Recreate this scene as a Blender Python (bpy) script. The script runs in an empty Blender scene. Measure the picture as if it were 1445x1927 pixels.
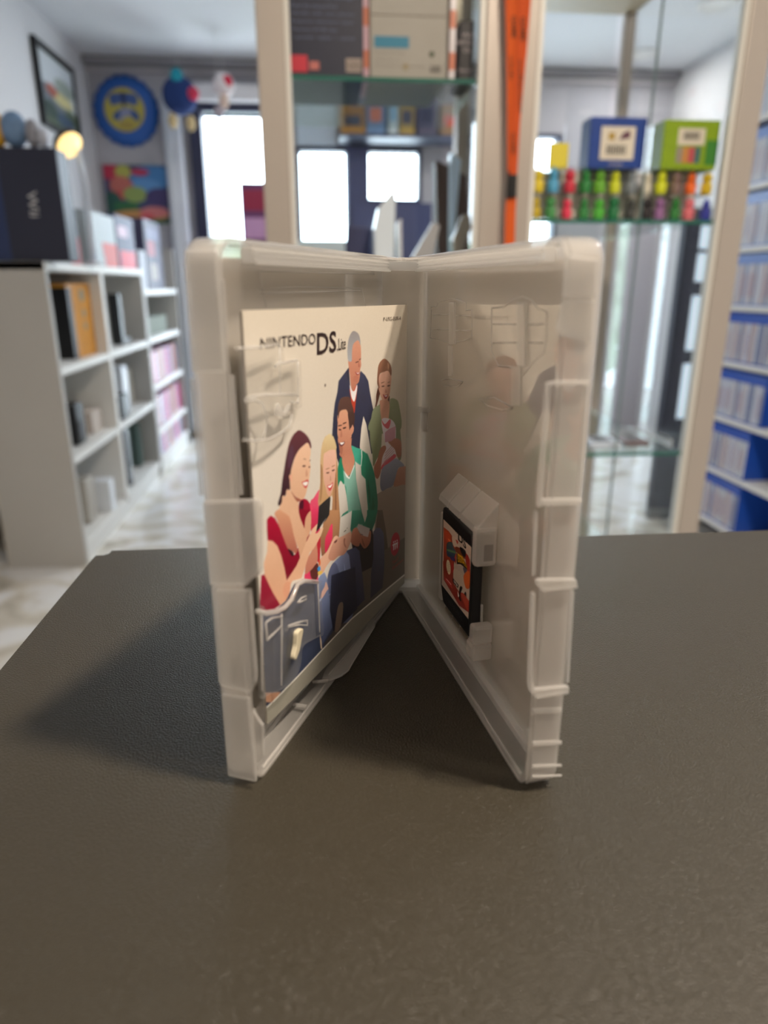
import bpy, bmesh, math, random
import numpy as np
from mathutils import Vector, Matrix
random.seed(4); rng=np.random.default_rng(4)
S=bpy.context.scene; COL=S.collection
# ------------------------------------------------------------------ camera, world, light
F,PITCH,CH,YAW=1300.6,.3177,1.0255,math.radians(5.0)
CX,CY=722.5,963.5
cp,sp=math.cos(PITCH),math.sin(PITCH)
cam=bpy.data.cameras.new('camera'); camo=bpy.data.objects.new('camera',cam); COL.objects.link(camo)
camo.location=(0,0,CH); camo.rotation_euler=(math.pi/2-PITCH,0,-YAW)
cam.sensor_fit='AUTO'; cam.sensor_width=36; cam.lens=36*F/1927; cam.clip_start=.01; cam.clip_end=60
cam.dof.use_dof=True; cam.dof.focus_distance=.245; cam.dof.aperture_fstop=8.6
S.camera=camo
S.view_settings.view_transform='Standard'; S.view_settings.look='None'; S.view_settings.gamma=1
S.view_settings.exposure=0.0
W=bpy.data.worlds.new('world'); S.world=W; W.use_nodes=True
W.node_tree.nodes['Background'].inputs[0].default_value=(.80,.90,1,1); W.node_tree.nodes['Background'].inputs[1].default_value=14.0
def area(name,loc,rot,sx,sy,power,col,disk=False,portal=False):
    l=bpy.data.lights.new(name,'AREA'); l.shape='DISK' if disk else 'RECTANGLE'; l.size=sx; l.size_y=sy if not disk else sx
    l.energy=power; l.color=col
    if portal: l.cycles.is_portal=True
    o=bpy.data.objects.new(name,l); COL.objects.link(o); o.location=loc; o.rotation_euler=rot; return o
CEIL=2.335
WARM=(1,.85,.68); NEUT=(1,.95,.90)
# the downlights of the shop ceiling, with unseen ones added as front fill: (x, y, power, colour, size)
SPOTS=[(.62,-.10,46,WARM,.16),(-1.0,-.2,2.5,WARM,.16),(1.18,3.88,6,NEUT,.16),(1.97,3.83,6,NEUT,.16),(1.95,4.6,5,NEUT,.16),(-.1,3.3,7,NEUT,.16),
       (-.35,-1.6,5,WARM,.16),(1.6,1.2,8,NEUT,.16)]
for i,(x,y,pw,c,sz) in enumerate(SPOTS):
    area('downlight_lamp',(x,y,CEIL-.022),(0,0,0),sz*.8,sz*.8,pw,c,disk=True)

# ------------------------------------------------------------------ measuring helpers (pixel of the photograph -> world, at a real distance)
def ray(px,py):
    lx=(px-CX)/F; ly=(CY-py)/F; D=cp+ly*sp; z=-sp+ly*cp
    return Vector((lx*math.cos(YAW)+D*math.sin(YAW),-lx*math.sin(YAW)+D*math.cos(YAW),z))
def at(px,py,X=None,Y=None,Z=None):
    r=ray(px,py); t=X/r.x if X is not None else Y/r.y if Y is not None else (Z-CH)/r.z
    return Vector((0,0,CH))+r*t
# ------------------------------------------------------------------ helpers
def lin(c):
    return tuple((x/255/12.92 if x<=10.3 else ((x/255+.055)/1.055)**2.4) for x in c)
def mat(name,c=(200,200,200),rough=.5,metal=0,spec=.5,trans=0,alpha=1,emit=None,es=0,coat=0,noise=None,bump=None,ior=1.45):
    m=bpy.data.materials.new(name); m.use_nodes=True; nt=m.node_tree; b=nt.nodes['Principled BSDF']
    cl=lin(c); b.inputs['Base Color'].default_value=(*cl,1); b.inputs['Roughness'].default_value=rough
    b.inputs['Metallic'].default_value=metal; b.inputs['Specular IOR Level'].default_value=spec
    b.inputs['Transmission Weight'].default_value=trans; b.inputs['Alpha'].default_value=alpha
    b.inputs['Coat Weight'].default_value=coat; b.inputs['IOR'].default_value=ior; b.inputs['Coat Roughness'].default_value=.08
    if emit: b.inputs['Emission Color'].default_value=(*lin(emit),1); b.inputs['Emission Strength'].default_value=es
    if noise:   # (scale, amount)
        tc=nt.nodes.new('ShaderNodeTexCoord'); n=nt.nodes.new('ShaderNodeTexNoise'); n.inputs['Scale'].default_value=noise[0]; n.inputs['Detail'].default_value=4
        mx=nt.nodes.new('ShaderNodeMix'); mx.data_type='RGBA'
        mx.inputs[6].default_value=(*[x*(1-noise[1]) for x in cl],1); mx.inputs[7].default_value=(*[min(1,x*(1+noise[1])) for x in cl],1)
        nt.links.new(tc.outputs['Object'],n.inputs['Vector']); nt.links.new(n.outputs['Fac'],mx.inputs[0]); nt.links.new(mx.outputs[2],b.inputs['Base Color'])
    if bump:
        tc=nt.nodes.new('ShaderNodeTexCoord'); n=nt.nodes.new('ShaderNodeTexNoise'); n.inputs['Scale'].default_value=bump[0]; n.inputs['Detail'].default_value=2
        bm_=nt.nodes.new('ShaderNodeBump'); bm_.inputs['Strength'].default_value=bump[1]; bm_.inputs['Distance'].default_value=bump[2]
        nt.links.new(tc.outputs['Object'],n.inputs['Vector']); nt.links.new(n.outputs['Fac'],bm_.inputs['Height']); nt.links.new(bm_.outputs[0],b.inputs['Normal'])
    return m
def tag(o,label=None,cat=None,group=None,kind=None):
    if label: o['label']=label
    if cat: o['category']=cat
    if group: o['group']=group
    if kind: o['kind']=kind
    return o
def empty(name,loc=(0,0,0),rz=0,label=None,cat=None,group=None):
    o=bpy.data.objects.new(name,None); o.empty_display_size=.02; COL.objects.link(o); o.location=loc; o.rotation_euler=(0,0,rz)
    return tag(o,label,cat,group)
class MB:
    def __init__(s): s.v=[]; s.f=[]; s.m=[]; s.sm=[]
    def add(s,vs,fs,mi=0,smooth=False,T=None):
        k=len(s.v)
        for p in vs: s.v.append(tuple(T(p)) if T else tuple(p))
        for f in fs: s.f.append([k+i for i in f]); s.m.append(mi); s.sm.append(smooth)
        return s
    def box(s,x0,x1,y0,y1,z0,z1,mi=0,T=None,b=0):
        if b>0:
            bm=bmesh.new(); bmesh.ops.create_cube(bm,size=1)
            for v in bm.verts: v.co=Vector(((x0+x1)/2+v.co.x*(x1-x0),(y0+y1)/2+v.co.y*(y1-y0),(z0+z1)/2+v.co.z*(z1-z0)))
            bmesh.ops.bevel(bm,geom=bm.edges[:],offset=b,segments=2,affect='EDGES',profile=.5)
            bm.verts.index_update(); s.add([v.co[:] for v in bm.verts],[[v.index for v in f.verts] for f in bm.faces],mi,False,T); bm.free(); return s
        vs=[(x,y,z) for x in(x0,x1) for y in(y0,y1) for z in(z0,z1)]
        return s.add(vs,[(0,1,3,2),(4,6,7,5),(0,4,5,1),(2,3,7,6),(0,2,6,4),(1,5,7,3)],mi,False,T)
    def prism(s,poly,h0,h1,order='xyz',mi=0,T=None,smooth=False):
        # poly in the first two axes of `order`, extruded on the third
        idx=['xyz'.index(c) for c in order]; n=len(poly); vs=[]
        for h in(h0,h1):
            for a,b in poly:
                p=[0,0,0]; p[idx[0]]=a; p[idx[1]]=b; p[idx[2]]=h; vs.append(p)
        fs=[tuple(range(n)),tuple(range(2*n-1,n-1,-1))]
        s.add(vs,fs,mi,False,T); k=len(s.v)-2*n
        for i in range(n):
            j=(i+1)%n; s.f.append([k+i,k+j,k+n+j,k+n+i]); s.m.append(mi); s.sm.append(smooth)
        return s
    def tube(s,pts,r,seg=8,mi=0,T=None,cap=True):
        pts=[Vector(p) for p in pts]; n=len(pts); rs=r if hasattr(r,'__len__') else [r]*n; vs=[]
        for i,p in enumerate(pts):
            d=(pts[min(i+1,n-1)]-pts[max(i-1,0)]).normalized(); a=d.cross(Vector((0,0,1)))
            if a.length<1e-4: a=d.cross(Vector((1,0,0)))
            a.normalize(); b=d.cross(a)
            for k in range(seg):
                t=2*math.pi*k/seg; vs.append(p+(a*math.cos(t)+b*math.sin(t))*rs[i])
        fs=[(i*seg+k,i*seg+(k+1)%seg,(i+1)*seg+(k+1)%seg,(i+1)*seg+k) for i in range(n-1) for k in range(seg)]
        if cap: fs+=[tuple(range(seg))[::-1],tuple(range((n-1)*seg,n*seg))]
        return s.add(vs,fs,mi,True,T)
    def lathe(s,prof,seg=24,mi=0,T=None):
        vs=[]; n=len(prof)
        for r,z in prof:
            for k in range(seg):
                t=2*math.pi*k/seg; vs.append((r*math.cos(t),r*math.sin(t),z))
        fs=[(i*seg+k,i*seg+(k+1)%seg,(i+1)*seg+(k+1)%seg,(i+1)*seg+k) for i in range(n-1) for k in range(seg)]
        fs+=[tuple(range(seg))[::-1],tuple(range((n-1)*seg,n*seg))]
        return s.add(vs,fs,mi,True,T)
    def build(s,name,mats,parent=None,loc=None,rz=0,label=None,cat=None,group=None,kind=None,bevel=0,fix=True):
        me=bpy.data.meshes.new(name); me.from_pydata(s.v,[],s.f)
        if not isinstance(mats,(list,tuple)): mats=[mats]
        for m in mats: me.materials.append(m)
        me.polygons.foreach_set('material_index',s.m); me.polygons.foreach_set('use_smooth',s.sm)
        if fix:
            bm=bmesh.new(); bm.from_mesh(me); bmesh.ops.recalc_face_normals(bm,faces=bm.faces); bm.to_mesh(me); bm.free()
        me.update()
        o=bpy.data.objects.new(name,me); COL.objects.link(o)
        if parent: o.parent=parent
        if loc is not None: o.location=loc
        if rz: o.rotation_euler=(0,0,rz)
        if bevel:
            md=o.modifiers.new('bevel','BEVEL'); md.width=bevel; md.segments=2; md.limit_method='ANGLE'; md.harden_normals=False
        return tag(o,label,cat,group,kind)
def sph(mb,c,r,mi=0,T=None,sc=(1,1,1),seg=16,rings=10):
    vs=[(c[0],c[1],c[2]-r*sc[2])]
    for i in range(1,rings):
        a=math.pi*i/rings
        for k in range(seg):
            t=2*math.pi*k/seg; vs.append((c[0]+r*sc[0]*math.sin(a)*math.cos(t),c[1]+r*sc[1]*math.sin(a)*math.sin(t),c[2]-r*sc[2]*math.cos(a)))
    vs.append((c[0],c[1],c[2]+r*sc[2])); fs=[(0,1+(k+1)%seg,1+k) for k in range(seg)]
    for i in range(rings-2):
        for k in range(seg): fs.append((1+i*seg+k,1+i*seg+(k+1)%seg,1+(i+1)*seg+(k+1)%seg,1+(i+1)*seg+k))
    e=len(vs)-1; b=1+(rings-2)*seg
    fs+=[(b+k,b+(k+1)%seg,e) for k in range(seg)]
    mb.add(vs,fs,mi,True,T); return mb
def text_verts(txt,bold=False):
    cu=bpy.data.curves.new('t','FONT'); cu.body=txt; cu.size=1; cu.resolution_u=3
    if bold: cu.offset=.018
    o=bpy.data.objects.new('t',cu); COL.objects.link(o); dg=bpy.context.evaluated_depsgraph_get(); dg.update()
    me=bpy.data.meshes.new_from_object(o.evaluated_get(dg)); v=[(p.co.x,p.co.y) for p in me.vertices]; f=[list(p.vertices) for p in me.polygons]
    bpy.data.objects.remove(o); bpy.data.curves.remove(cu); bpy.data.meshes.remove(me)
    xs=[a for a,b in v]; ys=[b for a,b in v]; x0,x1,y0,y1=min(xs),max(xs),min(ys),max(ys)
    return [((a-x0)/(x1-x0),(b-y0)/(y1-y0)) for a,b in v],f
def put_text(mb,txt,fn,mi=0,bold=False):
    v,f=text_verts(txt,bold); mb.add([tuple(fn(a,b)) for a,b in v],f,mi)
def catmull(P,n=5):
    out=[]; N=len(P)
    for i in range(N):
        p0,p1,p2,p3=[np.array(P[(i+k)%N],float) for k in(-1,0,1,2)]
        for j in range(n):
            t=j/n; out.append(.5*((2*p1)+(-p0+p2)*t+(2*p0-5*p1+4*p2-p3)*t*t+(-p0+3*p1-3*p2+p3)*t**3))
    return out
def paint(canvas,org,sc,poly,col,col2=None,smooth=True):
    P=np.array(catmull(poly) if smooth else poly,float); P=(P-np.array(org))*sc
    H,Wd=canvas.shape[:2]; x0,y0=np.floor(P.min(0)).astype(int); x1,y1=np.ceil(P.max(0)).astype(int)
    x0,y0=max(x0,0),max(y0,0); x1,y1=min(x1,Wd-1),min(y1,H-1)
    if x1<=x0 or y1<=y0: return
    X,Y=np.meshgrid(np.arange(x0,x1+1)+.5,np.arange(y0,y1+1)+.5); ins=np.zeros(X.shape,bool)
    for i in range(len(P)):
        (ax,ay),(bx,by)=P[i-1],P[i]
        if ay==by: continue
        c=((ay>Y)!=(by>Y)); ins^=c&(X<(bx-ax)*(Y-ay)/(by-ay)+ax)
    sub=canvas[y0:y1+1,x0:x1+1]; c1=np.array(col,float)
    if col2 is not None:
        t=((Y-y0)/max(1,y1-y0))[...,None]; cc=c1*(1-t)+np.array(col2,float)*t; sub[ins]=cc[ins]
    else: sub[ins]=c1
def ell(cx,cy,rx,ry,rot=0,n=14):
    return [(cx+rx*math.cos(t)*math.cos(rot)-ry*math.sin(t)*math.sin(rot),cy+rx*math.cos(t)*math.sin(rot)+ry*math.sin(t)*math.cos(rot)) for t in np.linspace(0,2*math.pi,n,endpoint=False)]
def blur(c,k=1):
    for _ in range(k):
        c=(np.roll(c,1,0)+2*c+np.roll(c,-1,0))/4; c=(np.roll(c,1,1)+2*c+np.roll(c,-1,1))/4
    return c
def linarr(c):
    c=np.clip(c/255,0,1); return np.where(c<=.0405,c/12.92,((c+.055)/1.055)**2.4)
def print_sheet(name,nu,nv,Pfn,colfn,material,parent=None,back=None):
    # a printed sheet: regular grid with a colour attribute holding the flat print
    U,V=np.meshgrid(np.linspace(0,1,nu),np.linspace(0,1,nv)); co=Pfn(U,V).reshape(-1,3)
    i=np.arange((nu-1)*(nv-1)); r=i//(nu-1); c=i%(nu-1); a=r*nu+c
    q=np.stack([a,a+1,a+nu+1,a+nu],1).astype(np.int32)
    me=bpy.data.meshes.new(name); me.vertices.add(len(co)); me.vertices.foreach_set('co',co.ravel().astype(np.float32))
    me.loops.add(q.size); me.loops.foreach_set('vertex_index',q.ravel()); me.polygons.add(len(q)); me.polygons.foreach_set('loop_start',np.arange(0,q.size,4,dtype=np.int32))
    try: me.polygons.foreach_set('loop_total',np.full(len(q),4,dtype=np.int32))
    except Exception: pass
    me.update(calc_edges=True); me.validate()
    rgb=np.asarray(colfn(U,V,co.reshape(nv,nu,3))).reshape(-1,3); ca=me.color_attributes.new('print','FLOAT_COLOR','POINT')
    ca.data.foreach_set('color',np.concatenate([rgb,np.ones((len(rgb),1))],1).ravel().astype(np.float32))
    me.materials.append(material); o=bpy.data.objects.new(name,me); COL.objects.link(o)
    if parent: o.parent=parent
    return o
def print_mat(name,rough=.4,coat=0,spec=.5):
    m=mat(name,rough=rough,coat=coat,spec=spec); nt=m.node_tree; a=nt.nodes.new('ShaderNodeVertexColor'); a.layer_name='print'
    nt.links.new(a.outputs['Color'],nt.nodes['Principled BSDF'].inputs['Base Color']); return m

# ------------------------------------------------------------------ materials
M={}
M['wall']=mat('white_wall',(214,214,216),.9,noise=(3,.03))
M['ceil']=mat('ceiling_paint',(222,224,228),.9,noise=(2,.02))
M['backwall']=mat('grey_wall',(186,184,190),.9,noise=(3,.03))
M['white']=mat('white_laminate',(226,226,224),.45,noise=(6,.02))
M['greylam']=mat('side_laminate',(180,178,174),.5,noise=(6,.02))
M['alu']=mat('beige_aluminium',(178,169,161),.42,metal=.25)
M['aluw']=mat('white_aluminium',(222,220,214),.4,metal=.1)
M['darkframe']=mat('dark_blue_grey_frame',(48,52,78),.45)
M['black']=mat('black_plastic',(16,17,20),.4)
M['navybox']=mat('dark_navy_card',(34,38,58),.45)
M['chrome']=mat('chrome',(200,200,205),.15,metal=1)
def facing_fresnel(N,L,f0=.04,k=1.0,power=4.0):
    lw=N.new('ShaderNodeLayerWeight'); lw.inputs[0].default_value=.5
    pw=N.new('ShaderNodeMath'); pw.operation='POWER'; pw.inputs[1].default_value=power; L.new(lw.outputs['Facing'],pw.inputs[0])
    ml=N.new('ShaderNodeMath'); ml.operation='MULTIPLY_ADD'; ml.inputs[1].default_value=k; ml.inputs[2].default_value=f0; L.new(pw.outputs[0],ml.inputs[0]); return ml.outputs[0]
def plastic(name,c,a,rough,translucent=.45,edge=.3,gk=.5,gp=3.0,da=.25):
    # milky polypropylene: part lets light straight through, part scatters it, under a glossy skin
    m=bpy.data.materials.new(name); m.use_nodes=True; nt=m.node_tree; N=nt.nodes; L=nt.links; N.clear()
    out=N.new('ShaderNodeOutputMaterial'); p=N.new('ShaderNodeBsdfDiffuse'); p.inputs[0].default_value=(*lin(c),1)
    tl=N.new('ShaderNodeBsdfTranslucent'); tl.inputs[0].default_value=(*lin(c),1)
    mx=N.new('ShaderNodeMixShader'); mx.inputs[0].default_value=translucent; L.new(p.outputs[0],mx.inputs[1]); L.new(tl.outputs[0],mx.inputs[2])
    tr=N.new('ShaderNodeBsdfTransparent'); tr.inputs[0].default_value=(.98,.98,.975,1)
    lw=N.new('ShaderNodeLayerWeight'); lw.inputs[0].default_value=edge
    mp=N.new('ShaderNodeMapRange'); mp.inputs[3].default_value=a; mp.inputs[4].default_value=min(1,a+da); L.new(lw.outputs['Facing'],mp.inputs[0])
    fz=N.new('ShaderNodeMixShader'); L.new(mp.outputs[0],fz.inputs[0]); L.new(tr.outputs[0],fz.inputs[1]); L.new(mx.outputs[0],fz.inputs[2])
    g=N.new('ShaderNodeBsdfGlossy'); g.inputs['Roughness'].default_value=rough
    f2=N.new('ShaderNodeMixShader'); L.new(facing_fresnel(N,L,.05,gk,gp),f2.inputs[0]); L.new(fz.outputs[0],f2.inputs[1]); L.new(g.outputs[0],f2.inputs[2]); L.new(f2.outputs[0],out.inputs[0])
    return m
M['shell']=plastic('milky_case_plastic',(246,243,240),.36,.03,.5,gk=.85,gp=2.2)
M['ledge']=plastic('bright_ledge_plastic',(250,250,250),.62,.15,.6,gk=.4)
M['wallp']=plastic('milky_case_wall',(248,246,244),.32,.12,.5)
M['clip']=plastic('clear_clip_plastic',(240,240,242),.03,.08,.3,edge=.45,gk=.16,da=.07)
M['holder']=plastic('clear_holder_plastic',(244,240,236),.34,.12,.35,edge=.4)
def glassmat(name,tint,gl=.06,rough=.02):
    m=bpy.data.materials.new(name); m.use_nodes=True; nt=m.node_tree; N=nt.nodes; L=nt.links; N.clear()
    out=N.new('ShaderNodeOutputMaterial'); tr=N.new('ShaderNodeBsdfTransparent'); tr.inputs[0].default_value=(*tint,1)
    g=N.new('ShaderNodeBsdfGlossy'); g.inputs['Roughness'].default_value=rough
    mx=N.new('ShaderNodeMixShader'); L.new(facing_fresnel(N,L,.03,.6,5.0),mx.inputs[0]); L.new(tr.outputs[0],mx.inputs[1]); L.new(g.outputs[0],mx.inputs[2]); L.new(mx.outputs[0],out.inputs[0]); return m
M['glass']=glassmat('clear_glass',(.95,.97,.97))
M['glassg']=glassmat('green_shelf_glass',(.93,.975,.96))
M['film']=glassmat('sleeve_film',(.97,.97,.97),rough=.12)
M['acryl']=glassmat('clear_acrylic',(.96,.97,.98))
M['paper']=mat('white_paper',(205,200,192),.7)
M['insert']=plastic('thin_insert_paper',(236,228,216),.96,.6,.30)
def table_mat():
    m=mat('dark_textured_laminate',(52,48,40),.40,spec=.5); nt=m.node_tree; N=nt.nodes; L=nt.links; b=N['Principled BSDF']
    tc=N.new('ShaderNodeTexCoord'); n=N.new('ShaderNodeTexNoise'); n.inputs['Scale'].default_value=1700; n.inputs['Detail'].default_value=1.0
    n2=N.new('ShaderNodeTexNoise'); n2.inputs['Scale'].default_value=9; n2.inputs['Detail'].default_value=5
    bp=N.new('ShaderNodeBump'); bp.inputs['Strength'].default_value=1; bp.inputs['Distance'].default_value=.00030
    L.new(tc.outputs['Object'],n.inputs['Vector']); L.new(n.outputs['Fac'],bp.inputs['Height']); L.new(bp.outputs[0],b.inputs['Normal'])
    v=N.new('ShaderNodeTexVoronoi'); v.inputs['Scale'].default_value=55; L.new(tc.outputs['Object'],v.inputs['Vector'])
    lt=N.new('ShaderNodeMath'); lt.operation='LESS_THAN'; lt.inputs[1].default_value=.026; L.new(v.outputs['Distance'],lt.inputs[0])
    wn=N.new('ShaderNodeSeparateColor'); L.new(v.outputs['Color'],wn.inputs[0]); g=N.new('ShaderNodeMath'); g.operation='GREATER_THAN'; g.inputs[1].default_value=.86; L.new(wn.outputs[0],g.inputs[0])
    mu=N.new('ShaderNodeMath'); mu.operation='MULTIPLY'; L.new(lt.outputs[0],mu.inputs[0]); L.new(g.outputs[0],mu.inputs[1])
    c0=lin((50,46,37)); mx0=N.new('ShaderNodeMix'); mx0.data_type='RGBA'; mx0.inputs[6].default_value=(*[x*.9 for x in c0],1); mx0.inputs[7].default_value=(*[x*1.12 for x in c0],1)
    L.new(tc.outputs['Object'],n2.inputs['Vector']); L.new(n2.outputs['Fac'],mx0.inputs[0])
    mx=N.new('ShaderNodeMix'); mx.data_type='RGBA'; L.new(mu.outputs[0],mx.inputs[0]); L.new(mx0.outputs[2],mx.inputs[6]); mx.inputs[7].default_value=(.45,.42,.36,1)
    L.new(mx.outputs[2],b.inputs['Base Color']); return m
M['table']=table_mat()
def marble():
    m=mat('pale_marble_floor',(214,216,220),.16,spec=.55); nt=m.node_tree; N=nt.nodes; L=nt.links; b=N['Principled BSDF']
    tc=N.new('ShaderNodeTexCoord'); n=N.new('ShaderNodeTexNoise'); n.inputs['Scale'].default_value=3.2; n.inputs['Detail'].default_value=7; n.inputs['Distortion'].default_value=1.6
    cr=N.new('ShaderNodeValToRGB'); e=cr.color_ramp.elements; e[0].position=.34; e[0].color=(*lin((176,170,158)),1); e[1].position=.54; e[1].color=(*lin((226,226,226)),1)
    e2=e.new(.44); e2.color=(*lin((206,200,188)),1)
    L.new(tc.outputs['Object'],n.inputs['Vector']); L.new(n.outputs['Fac'],cr.inputs[0]); L.new(cr.outputs[0],b.inputs['Base Color']); return m
M['floor']=marble()

# ------------------------------------------------------------------ the room
XL,XR,YB,YF=-1.39,2.35,5.0,-2.6
def struct(name,mb,m,**k): return mb.build(name,m,kind='structure',**k)
struct('floor',MB().box(XL-.2,XR+.2,YF-.2,YB+2.2,-.06,0),M['floor'])
struct('ceiling',MB().box(XL-.2,XR+.2,YF-.2,YB+.2,CEIL,CEIL+.06),M['ceil'])
struct('wall_left',MB().box(XL-.1,XL,YF-.1,YB+.1,0,CEIL),M['wall'])
struct('wall_right',MB().box(XR,XR+.1,YF-.1,YB+.1,0,CEIL),M['wall'])
struct('wall_front',MB().box(XL-.1,XR+.1,YF-.1,YF,0,CEIL),mat('front_wall_paint',(170,160,148),.9,noise=(3,.05)))
# back wall with openings: the glass door and two shop windows
D0,D1,DT=-.745,-.20,2.05
W1=(-.115,.188,1.30,1.85); W2=(.331,.665,1.56,1.85)
W3=(1.05,1.60,.25,1.95)
mb=MB(); xs=[XL-.1,D0,D1,W1[0],W1[1],W2[0],W2[1],W3[0],W3[1],XR+.1]
for a,b in((XL-.1,D0),(D1,W1[0]),(W1[1],W2[0]),(W2[1],W3[0]),(W3[1],XR+.1)): mb.box(a,b,YB,YB+.12,0,CEIL)
mb.box(D0,D1,YB,YB+.12,DT,CEIL)
for w in(W1,W2,W3): mb.box(w[0],w[1],YB,YB+.12,0,w[2]); mb.box(w[0],w[1],YB,YB+.12,w[3],CEIL)
struct('wall_back',mb,M['backwall'])
# door
d=empty('door_1',(0,0,0)); d['kind']='structure'
MB().box(D0-.05,D0+.03,YB-.05,YB+.1,0,DT+.1).box(D1-.03,D1+.05,YB-.05,YB+.1,0,DT+.1).box(D0+.03,D1-.03,YB-.05,YB+.1,DT,DT+.1).build('door_frame',M['darkframe'],d,bevel=.004)
MB().box(D0+.03,D1-.03,YB+.04,YB+.046,.02,DT).build('pane',M['glass'],d)
MB().box(D1-.07,D1-.05,YB-.08,YB-.05,.9,1.2).box(D1-.07,D1-.05,YB-.05,YB-.04,.92,.94).build('door_handle',M['chrome'],d)
for i,w in enumerate((W1,W2,W3)):
    e=empty('window_%d'%(i+1)); e['kind']='structure'; t=.02
    MB().box(w[0]-t,w[0]+.005,YB-.02,YB+.08,w[2]-t,w[3]+t).box(w[1]-.005,w[1]+t,YB-.02,YB+.08,w[2]-t,w[3]+t).box(w[0],w[1],YB-.02,YB+.08,w[2]-t,w[2]+.005).box(w[0],w[1],YB-.02,YB+.08,w[3]-.005,w[3]+t).build('window_frame',M['darkframe'],e,bevel=.003)
    MB().box(w[0],w[1],YB+.04,YB+.046,w[2],w[3]).build('pane',M['glass'],e)
# daylight enters here: portals guide the sky light through the openings
for w in((D0,D1,0,DT),W1,W2,W3):
    area('daylight_portal',((w[0]+w[1])/2,YB+.13,(w[2]+w[3])/2),(-math.pi/2,0,0),w[1]-w[0],w[3]-w[2],1,(1,1,1),portal=True)
struct('trim_1',MB().box(XL,XR,YB-.09,YB,CEIL-.045,CEIL-.003),mat('rail_grey',(150,148,152),.6),bevel=.004)
struct('trim_2',MB().box(XL,XR,YB-.05,YB,CEIL-.075,CEIL-.052),mat('rail_light',(190,186,190),.6),bevel=.004)
struct('trim_3',MB().box(-.86,-.16,YB-.12,YB-.001,2.10,2.19),mat('roller_shutter_box',(226,224,226),.6),bevel=.006)
struct('trim_4',MB().tube([(-.905,YB-.07,CEIL-.2),(-.905,YB-.07,.05)],.045,12).tube([(-.86,YB-.09,CEIL-.2),(-.86,YB-.09,.05)],.03,12),mat('white_drop_curtain',(228,232,240),.7))
struct('baseboard_left',MB().box(XL,XL+.015,YF,YB,0,.08),mat('baseboard_beige',(176,168,152),.5))
struct('baseboard_back',MB().box(XL+.015,D0-.05,YB-.015,YB,0,.08),mat('baseboard_beige2',(176,168,152),.5))
# outside ground beyond the door is the floor slab; a hedge stands outside
hg=MB(); 
for i in range(60):
    sph(hg,(random.uniform(-1.5,-.3),random.uniform(7.2,7.5),random.uniform(.1,1.1+.5*random.random())),random.uniform(.12,.22),seg=7,rings=5)
hg.build('hedge',mat('hedge_green',(196,214,190),.9,noise=(14,.3)),label='pale green hedge outside the glass door',cat='hedge',kind='stuff')

# downlights (the lamps themselves, added fill ones too)
ring=mat('lamp_ring',(230,230,228),.4); dif=mat('lamp_diffuser',(255,250,240),.5,emit=(255,244,225),es=9)
for i,(x,y,pw,c,sz) in enumerate(SPOTS):
    lab=['round recessed ceiling downlight above the right of the dark counter','added unseen fill downlight above the left of the dark counter','round ceiling downlight at top edge, seen through the right glass cabinet near the orange lanyard','round ceiling downlight at top edge beside the right post of the right cabinet','small round ceiling downlight seen mid-pane through the right glass cabinet','round ceiling downlight over the aisle behind the middle glass cabinet','added unseen fill downlight behind the viewpoint','round ceiling downlight over the right glass cabinet'][i]
    e=empty('ceiling_downlight',(x,y,CEIL),label=lab,cat='ceiling light',group='ceiling downlights')
    MB().lathe([(sz*.5,0),(sz*.62,0),(sz*.62,-.008),(sz*.52,-.016),(sz*.5,-.012)],28).build('trim_ring',ring,e)
    MB().lathe([(0.001,-.004),(sz*.5,-.004),(sz*.5,-.008),(.001,-.008)],28).build('diffuser',dif,e)

# ------------------------------------------------------------------ the counter
TX0,TX1,TY0,TY1=-.114,1.25,-.55,.332
ct=empty('counter',((TX0+TX1)/2,(TY0+TY1)/2,0),label='dark brown-grey counter with a fine-grained top under the game case',cat='counter')
bm=bmesh.new(); bmesh.ops.create_cube(bm,size=1)
for v in bm.verts: v.co=Vector((v.co.x*(TX1-TX0),v.co.y*(TY1-TY0),.885+v.co.z*.03))
ve=[e for e in bm.edges if abs(e.verts[0].co.z-e.verts[1].co.z)>.01]
bmesh.ops.bevel(bm,geom=ve,offset=.006,segments=5,affect='EDGES')
he=[e for e in bm.edges if abs(e.verts[0].co.z-.9)<1e-4 and abs(e.verts[1].co.z-.9)<1e-4 and len([f for f in e.link_faces if abs(f.normal.z)>.9])==1]
bmesh.ops.bevel(bm,geom=he,offset=.0012,segments=3,affect='EDGES')
me=bpy.data.meshes.new('countertop'); bm.to_mesh(me); bm.free(); me.materials.append(M['table']); o=bpy.data.objects.new('countertop',me); COL.objects.link(o); o.parent=ct
hx,hy=(TX1-TX0)/2,(TY1-TY0)/2
for sx in(-1,1): MB().box(sx*(hx-.04)-.01,sx*(hx-.04)+.01,-hy+.03,hy-.03,0,.87).build('side_panel',M['greylam'],ct)
MB().box(-hx+.05,hx-.05,hy-.06,hy-.04,0,.87).build('front_panel',M['greylam'],ct)

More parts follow.
